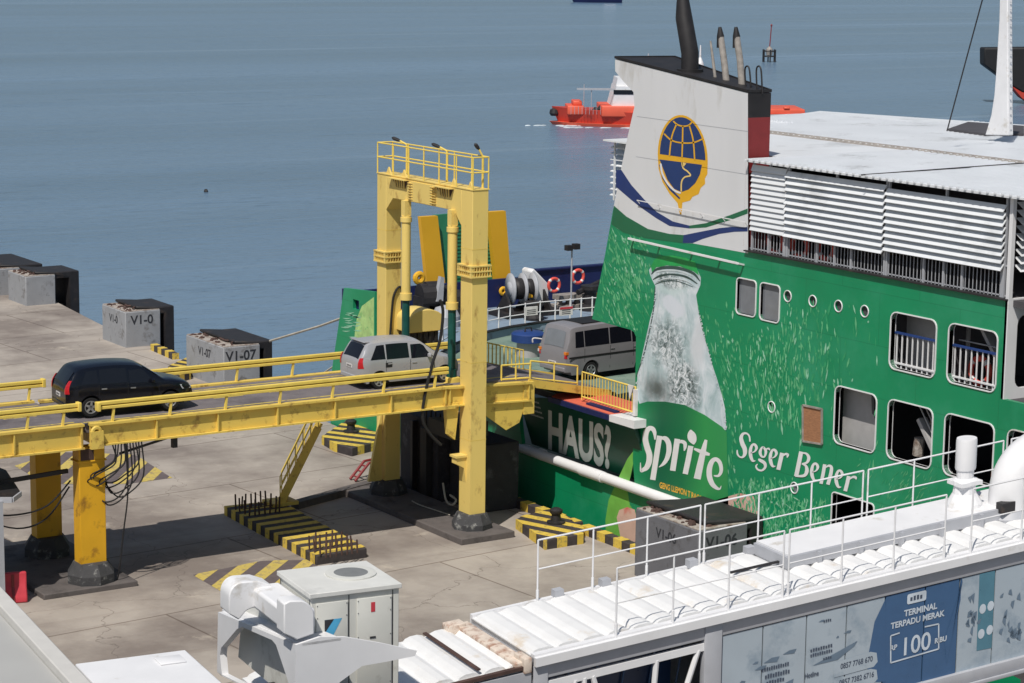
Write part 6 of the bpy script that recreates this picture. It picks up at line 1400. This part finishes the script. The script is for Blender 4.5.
# lower end section of the gangway
gl = thing('gangway_end', 'rust edged lower end section of the white ribbed gangway roof', 'gangway', tuple(gx(-3.5, 1.3, -2.6)))
b = MB(gx); b.box(-6.2, -1.8, .1, W_+.1, -.30, -.22); b.build('roof', 'walk_roof', gl)
b = MB(gx)
for k in range(9):
    s0 = -6.15+k*.5; pts = [(s0, 0), (s0+.06, .06), (s0+.16, .09), (s0+.30, .09), (s0+.40, .06), (s0+.46, 0)]
    v_ = [(s_, t, z-.22) for t in (.16, W_+.04) for s_, z in pts]; b.add(v_, [(i, i+1, i+7, i+6) for i in range(5)]+[(0, 1, 2, 3, 4, 5), (11, 10, 9, 8, 7, 6)])
b.build('roof_ribs', 'walk_roof', gl)
b = MB(gx); b.box(-2.08, -1.8, .05, W_+.1, -.2, -.10); b.box(-2.3, -1.95, W_-.15, W_+.15, -.22, -.04); b.box(-1.95, -1.8, -.05, .4, -.3, -.02); b.build('rusty_flashing', 'rust', gl, bevel=.02)
b = MB(gx); b.box(-2.75, -2.68, .2, W_, -.13, -.10); b.bar((-6.2, .04, -.24), (-1.8, .04, -.2), .1, .06); b.box(-6.2, -4.5, .14, 1.5, -.12, -.09); b.build('joint_and_shade_sheet', 'rust_dark', gl)  # last box is a dark sheet added for shade over the ribs
b = MB(gx); b.box(-6.2, -1.8, -.02, .06, -.75, -.28); b.box(-6.2, -1.8, 0, .06, -2.8, -2.4); b.build('side_beam', 'grey_steel', gl)
MB(gx).box(-6.2, -1.8, .3, .4, -2.6, -.6).build('inner_glass', 'blue_glass', gl)
# steel portal legs under the gangway
for s_ in (-1.0, 9.5):
    b = MB(gf)
    for t in (.2, W_-.2): b.box(s_-.2, s_+.2, t-.2, t+.2, -.05, 6.6+SL*s_-2.75)
    b.box(s_-.25, s_+.25, 0, W_, 6.6+SL*s_-3.05, 6.6+SL*s_-2.74); b.build('support_leg', 'grey_steel', gw)
# duct head and elbow at the far end of the gangway
dk = thing('white_duct_head', 'upright white duct head with taped wrapping on the gangway roof', 'duct', tuple(gx(10.4, 1.9, .25)))
def GT2(t, px, py): s_, z = G_T(t, px, py); return s_, z
c0_ = GT2(1.9, 956.5, 470); c1_ = GT2(1.9, 976, 435)
b = MB(gx); b.lathe(((c0_[0]+c1_[0])/2, 1.9, c0_[1]-.02), [(.20, 0), (.21, .03), (.21, c1_[1]-c0_[1]-.04), (.2, c1_[1]-c0_[1])], 20); b.build('head', 'white', dk, smooth=True)
b = MB(gx); cx_ = (c0_[0]+c1_[0])/2; zb_ = c0_[1]; b.lathe((cx_, 1.9, zb_-.95), [(.42, 0), (.36, .25), (.24, .45), (.22, .6), (.26, .64), (.26, .72), (.17, .76), (.18, .95)], 14); b.box(cx_-.25, cx_+.25, 1.65, 2.15, zb_-.32, zb_-.24); b.build('wrapped_base', 'white', dk)
ek = thing('large_duct_elbow', 'large white duct elbow cut by the right edge of the view', 'duct', tuple(gx(12.2, 1.6, .25)))
c_ = GT2(1.5, 1015, 505); b = MB(gx); b.path(catmull([(c_[0]-.15, 1.5, c_[1]), (c_[0]-.12, 1.5, c_[1]+.5), (c_[0]+.1, 1.5, c_[1]+.85), (c_[0]+.5, 1.5, c_[1]+1.05), (c_[0]+1.1, 1.5, c_[1]+1.1)]), .42, 20); b.build('elbow', 'white', ek, smooth=True)
b = MB(gx); b.lathe((c_[0]-.15, 1.5, c_[1]-.25), [(.52, 0), (.55, .12), (.45, .28)], 18); b.build('collar', 'grey_steel', ek, smooth=True)
b = MB(gx); p_ = GT2(1.2, 1004, 507); b.box(p_[0]-.12, p_[0]+.2, 1.1, 1.3, p_[1]-.1, p_[1]+.1); b.build('joint', 'dark', ek)

# ================================================================== TERMINAL ROOFS AND AIR HANDLING IN THE FOREGROUND
tr = thing('terminal_building', 'grey flat terminal roof with pale parapet in the lower left corner', 'building', gf(-14, 0, 0))
b = MB(gf); b.box(-30, -10.75, -30, 14, -.05, 7.86); b.build('walls_and_roof', 'roof_grey', tr)
b = MB(gf); b.box(-10.74, -10.46, -30, 14, 6.8, 8.0); b.build('parapet', 'wall_pale', tr, bevel=.02)
wr_ = thing('white_roof_box', 'flat white roof box with small hatches beside the air handling unit', 'roof box', gf(-9.3, -4, 6.5))
b = MB(gf); b.box(-10.44, -8.72, -12, -1.98, 6.3, 8.0); b.build('box', 'white', wr_, bevel=.02)
b = MB(gf); b.box(-9.3, -8.9, -2.6, -2.25, 8.003, 8.03); b.box(-9.0, -8.76, -4.2, -3.9, 8.003, 8.02); b.build('hatches', 'white', wr_, bevel=.01)
pk = thing('plant_platform', 'dark support platform under the air handling unit', 'platform', gf(-6.5, -1.5, 0))
MB(gf).box(-8.5, -5.1, -6, -.3, 6.0, 6.7).build('deck', 'dark', pk)
b = MB(gf)
for s_ in (-8.2, -5.4):
    for t in (-5.5, -.7): b.box(s_-.15, s_+.15, t-.15, t+.15, -.05, 6.0)
b.build('legs', 'grey_steel', pk)
ac = thing('air_handling_unit', 'large grey air handling cabinet with a small blue triangle mark', 'air handler', gf(-5.7, -1, 6.7))
A_ = [(-6.62, -.25), (-5.10, -.05), (-4.86, -1.35), (-6.38, -1.70)]
AS0, AS1, AT0, AT1 = -6.50, -4.98, -1.55, -.12
MB(gf).box(AS0, AS1, AT0, AT1, 6.7, 8.44).build('cabinet', 'cabinet', ac, bevel=.015)
MB(gf).box(AS0-.04, AS1+.03, AT0-.05, AT1+.03, 8.442, 8.52).build('top_cover', 'cabinet_top', ac, bevel=.01)
b = MB(gf); b.box(AS0+.08, AS0+.62, AT0-.025, AT0-.002, 6.75, 8.34); b.box(AS0+.78, AS1-.14, AT0-.025, AT0-.002, 6.75, 8.34); b.build('access_panel', 'cabinet', ac, bevel=.006)
b = MB(gf); b.box(AS0+.64, AS0+.655, AT0-.004, AT0-.001, 6.75, 8.42); b.box(AS1-.12, AS1-.105, AT0-.004, AT0-.001, 6.75, 8.42); b.build('panel_gaps', 'dark', ac)
b = MB(gf)
u0 = AS0+.22
b.add([(u0, AT0-.028, 8.06), (u0+.30, AT0-.028, 8.06), (u0+.05, AT0-.028, 7.62)], [(0, 1, 2)]); b.build('blue_mark', 'sky_logo', ac)
MB(gf).add([(u0, AT0-.031, 8.06), (u0+.16, AT0-.031, 8.06), (u0+.0, AT0-.031, 7.84)], [(0, 1, 2)]).build('black_mark', 'ink', ac)
b = MB(gf); b.lathe(((AS0+AS1)/2+.25, (AT0+AT1)/2+.1, 8.522), [(.42, 0), (.42, .02), (.38, .025)], 28)
b.build('fan_rim', 'cabinet', ac)
b = MB(gf); b.lathe(((AS0+AS1)/2+.25, (AT0+AT1)/2+.1, 8.546), [(.37, 0), (.02, .004)], 28); b.build('fan_grille', 'grille', ac)
b = MB(gf)
for ss in (AS0+.1, AS0+.6, AS0+.8, AS1-.16):
    for zz in (6.9, 7.3, 7.7, 8.1, 8.3): b.box(ss-.008, ss+.008, AT0-.031, AT0-.025, zz-.008, zz+.008)
for tt in (AT0+.05, AT1-.05): b.box(AS0-.006, AS0-.001, tt-.02, tt+.02, 6.75, 8.4)
b.build('screws', 'grille', ac)
b = MB(gf); b.box(AS0+1.02, AS0+1.09, AT0-.03, AT0-.026, 8.1, 8.26); b.build('warning_label', 'plastic_red', ac)
b = MB(gf); b.box(AS0+1.0, AS0+1.1, AT0-.035, AT0-.026, 7.66, 7.69); b.box(AS0+1.0, AS0+1.1, AT0-.035, AT0-.026, 7.52, 7.55); b.build('latches', 'ink', ac)
# white duct elbows and hood frame
def gpix(t, px, py):
    p = hitp(px, py, GO+TD*t, TD); return ((p-GO).dot(SD), p.z)
def gpixs(s, px, py):
    p = hitp(px, py, GO+SD*s, SD); return ((p-GO).dot(TD), p.z)
def gpixz(z, px, py):
    p = PZ(z, px, py); return ((p-GO).dot(SD), (p-GO).dot(TD))
hf = thing('duct_hood', 'white steel duct hood with a hexagonal opening and a long tapering wing', 'duct hood', gf(-7.3, -2.6, 6.5))
s_c, t_c = gpixz(8.0, 297, 642); s_f, t_f = gpixz(8.0, 219, 611)
FS = s_c                                     # plane of the hood front
def hp2(px, py): return gpixs(FS, px, py)
o2 = [hp2(*p) for p in ((218, 612), (296, 645), (295, 712), (217, 672))]
hx = [hp2(*p) for p in ((220, 655), (221, 648), (237, 629), (242, 627), (272, 640), (276, 645), (291, 690), (288, 708), (222, 676))]
b = MB(gf); plate(b, o2, [hx], lambda x, y, d: (FS+d, x, y), .12); b.build('hood_front', 'white', hf)
tt0 = min(p[0] for p in o2); tt1 = max(p[0] for p in o2)
ztop = o2[1][1]; ztop2 = o2[0][1]
b = MB(gf); b.prism([(FS+.35, tt1-.1, 6.6), (FS+.35, tt0+.1, 6.6), (FS+.35, tt0+.3, 7.7), (FS+.35, tt1-.4, 7.75)], (.05, 0, 0)); b.build('inner_panel', 'cabinet', hf)
b = MB(gf); b.prism([(FS+.1, tt0, ztop-.03), (FS+.1, tt1, ztop2-.03), (FS+.75, tt1, ztop2-.02), (FS+.75, tt0, ztop-.02)], (0, 0, .04)); b.build('hood_top', 'white', hf)
wing = [gpix(tt0, *p) for p in ((296, 645), (320, 637), (345, 637), (380, 643), (417, 651), (415, 656), (385, 662), (362, 666), (340, 682), (320, 710), (295, 712))]
b = MB(gf); b.prism([(s_, tt0, z) for s_, z in wing], (0, .05, 0)); b.build('wing', 'white', hf)
el = thing('duct_elbows', 'white rounded duct elbows between the hood and the grey air handler', 'duct', gf(-7.0, -1.5, 7.8))
def epr(t, dt, pts, nm, bv=.02):
    MB(gf).prism([(gpix(t, *p)[0], t, gpix(t, *p)[1]) for p in pts], (0, dt, 0)).build(nm, 'white', el, bevel=bv)
def arcpx(cx_, cy_, rx, ry, a0, a1, n=8): return [(cx_+rx*math.cos(R(a0+(a1-a0)*i/n)), cy_-ry*math.sin(R(a0+(a1-a0)*i/n))) for i in range(n+1)]
te = tt0+.06
epr(te, .34, [(284, 634), (284, 604)]+[(290, 601)]+arcpx(299, 616, 15.5, 15.5, 80, 0)+[(314.5, 634), (297, 640)], 'near_elbow')
tm_ = (tt0+tt1)/2-.05
epr(tm_, .45, [(229, 614), (229, 598)]+arcpx(244, 598, 15, 16, 170, 95)+[(258, 581), (272, 585), (273, 609)]+arcpx(256, 618, 13, 10, 40, 150)+[(239, 620)], 'far_elbow')
b = MB(gf); e_s0 = gpix(te+.34, 284, 604)[0]; b.box(e_s0+.02, AS0-.03, te+.36, tm_+.2, 8.02, 8.36); b.build('plenum', 'white', el, bevel=.05)
# dark membrane under the wing
b = MB(gf); b.box(-5.0, -3.2, -2.6, -1.7, 6.0, 6.1)
# little dark roof at the left edge of the view
sh = thing('service_shed', 'dark service shed with pale roof edge at the left edge of the view', 'shed', (-18.0, -3.5, 0))
q = [PZ(3.2, *p) for p in ((-40, 497), (12, 497), (20, 491), (6, 470), (-40, 452))]
b = MB(); b.prism([(p.x, p.y, 3.1) for p in q], (0, 0, .1)); b.build('roof', 'dark', sh)
b = MB(); b.bar((q[0].x, q[0].y, 3.12), (q[1].x, q[1].y, 3.12), .1, .16); b.bar((q[1].x, q[1].y, 3.12), (q[2].x, q[2].y, 3.12), .1, .14); b.build('roof_edge', 'grey_steel', sh)
b = MB(); p0 = q[1]; b.box(p0.x-.55, p0.x-.25, p0.y+.05, p0.y+.35, -.02, 3.1); b.build('post', 'grey_steel', sh)
b = MB(); b.box(p0.x-3, p0.x-.4, p0.y+.3, p0.y+1.6, -.02, 3.0); b.build('walls', 'dark', sh)
rb = thing('plastic_barrier', 'red plastic road barrier at the left edge of the view', 'barrier', (-16.3, -.6, 0))
q0 = PZ(0, 0, 596); q1 = PZ(0, 27, 600)
c = V((q1.x, q1.y, 0)); d_ = V((.96, -.28, 0)); n_ = V((.28, .96, 0))
b = MB(); 
pr = [(-.28, 0), (.28, 0), (.28, .18), (.1, .45), (.08, .85), (-.08, .85), (-.1, .45), (-.28, .18)]
b.prism([tuple(c-d_*1.5+n_*x+V((0, 0, z))) for x, z in pr], tuple(d_*1.5)); b.build('body', 'plastic_red', rb, bevel=.04)
b = MB()
for k in range(3): b.prism([tuple(c-d_*(.35+.42*k)+n_*x+V((0, 0, z))) for x, z in [(-.31, .04), (-.29, .2), (-.13, .44), (-.11, .8), (-.09, .8), (-.09, .4), (-.2, .1)]], tuple(d_*-.08))
b.build('ribs', 'maroon', rb)

# ================================================================== separate pieces that are parts of their own
def explode(o, name):
    me = o.data; par = list(range(len(me.vertices)))
    def fd(a):
        while par[a] != a: par[a] = par[par[a]]; a = par[a]
        return a
    for p in me.polygons:
        r = fd(p.vertices[0])
        for v in p.vertices[1:]: par[fd(v)] = r
    comp = {}
    for p in me.polygons: comp.setdefault(fd(p.vertices[0]), []).append(p)
    if len(comp) < 2 or len(comp) > 60: o.name = name; return
    kids = list(o.children)
    first = None
    for ps in comp.values():
        ids = {}; vs = []; fs = []
        for p in ps:
            f = []
            for v in p.vertices:
                if v not in ids: ids[v] = len(vs); vs.append(me.vertices[v].co.copy())
                f.append(ids[v])
            fs.append(f)
        m2 = bpy.data.meshes.new(name); m2.from_pydata(vs, [], fs)
        for m_ in me.materials: m2.materials.append(m_)
        for q, p in zip(m2.polygons, ps): q.use_smooth = p.use_smooth
        n = bpy.data.objects.new(name, m2); col.objects.link(n); n.parent = o.parent; n.location = o.location
        for md in o.modifiers:
            if md.type == 'BEVEL': k = n.modifiers.new('bevel', 'BEVEL'); k.width = md.width; k.segments = md.segments; k.limit_method = 'ANGLE'; k.angle_limit = md.angle_limit
        first = first or n
    for k in kids: k.parent = first
    bpy.data.objects.remove(o)
SPLIT = {'advert_pill': 'advert_pill', 'advert_slate_shape': 'advert_slate_shape', 'flap_edge': 'flap_edge', 'bracket_clips': 'bracket_clip', 'advert_blue_shape': 'advert_blue_shape', 'stringers': 'stringer', 'treads': 'tread', 'cross_beams': 'cross_beam', 'lane_marking': 'lane_marking', 'hatches': 'hatch', 'latches': 'latch', 'floodlights': 'floodlight', 'bracket': 'bracket', 'vent_opening': 'vent_opening', 'ladder_hoops': 'ladder_hoop', 'louvre_post': 'louvre_post', 'advert_dots': 'advert_dot', 'sheave': 'sheave', 'indicator': 'indicator', 'truss': 'truss_member', 'roof_cables': 'roof_cable', 'support_leg': 'support_leg', 'inner_struts': 'inner_strut', 'rail_post': 'rail_post', 'hoses': 'hose', 'pipes': 'pipe', 'legs': 'leg', 'splice_plate': 'splice_plate', 'drain_pipe': 'drain_pipe', 'deck_gear': 'deck_gear', 'door_handles': 'door_handle', 'seam': 'seam', 'blue_edge': 'blue_edge', 'green_swoosh': 'green_swoosh', 'blue_swoosh': 'blue_swoosh', 'inner_gear': 'inner_gear', 'inner_walls': 'inner_wall', 'inner_decks': 'inner_deck', 'roof_edge': 'roof_edge', 'access_panel': 'access_panel', 'panel_gaps': 'panel_gap', 'joint_and_shade_sheet': 'joint_and_shade_sheet', 'rope_coil': 'rope_coil', 'wheelhouse_windows': 'wheelhouse_window', 'fruit_print': 'fruit_print', 'weld_seam': 'weld_seam', 'piles': 'pile', 'side_stripe': 'side_stripe', 'machinery': 'machinery', 'door_seams': 'door_seam', 'vent_fins': 'vent_fin', 'covers': 'cover', 'emblem_field': 'emblem_field', 'deckhouse': 'deckhouse', 'latch': 'latch', 'pipework': 'pipework', 'gutter': 'gutter', 'side_frame': 'side_frame', 'side_beam': 'side_beam', 'rusty_flashing': 'rusty_flashing', 'drum': 'drum', 'foundation': 'foundation', 'cylinder_foot': 'cylinder_foot', 'hinge_pin': 'hinge_pin', 'wheelhouse': 'wheelhouse', 'tank': 'tank', 'bed': 'bed', 'fairlead': 'fairlead'}
for o in list(bpy.data.objects):
    base = o.name.split('.')[0]
    if o.type == 'MESH' and o.parent and base in SPLIT: explode(o, SPLIT[base])
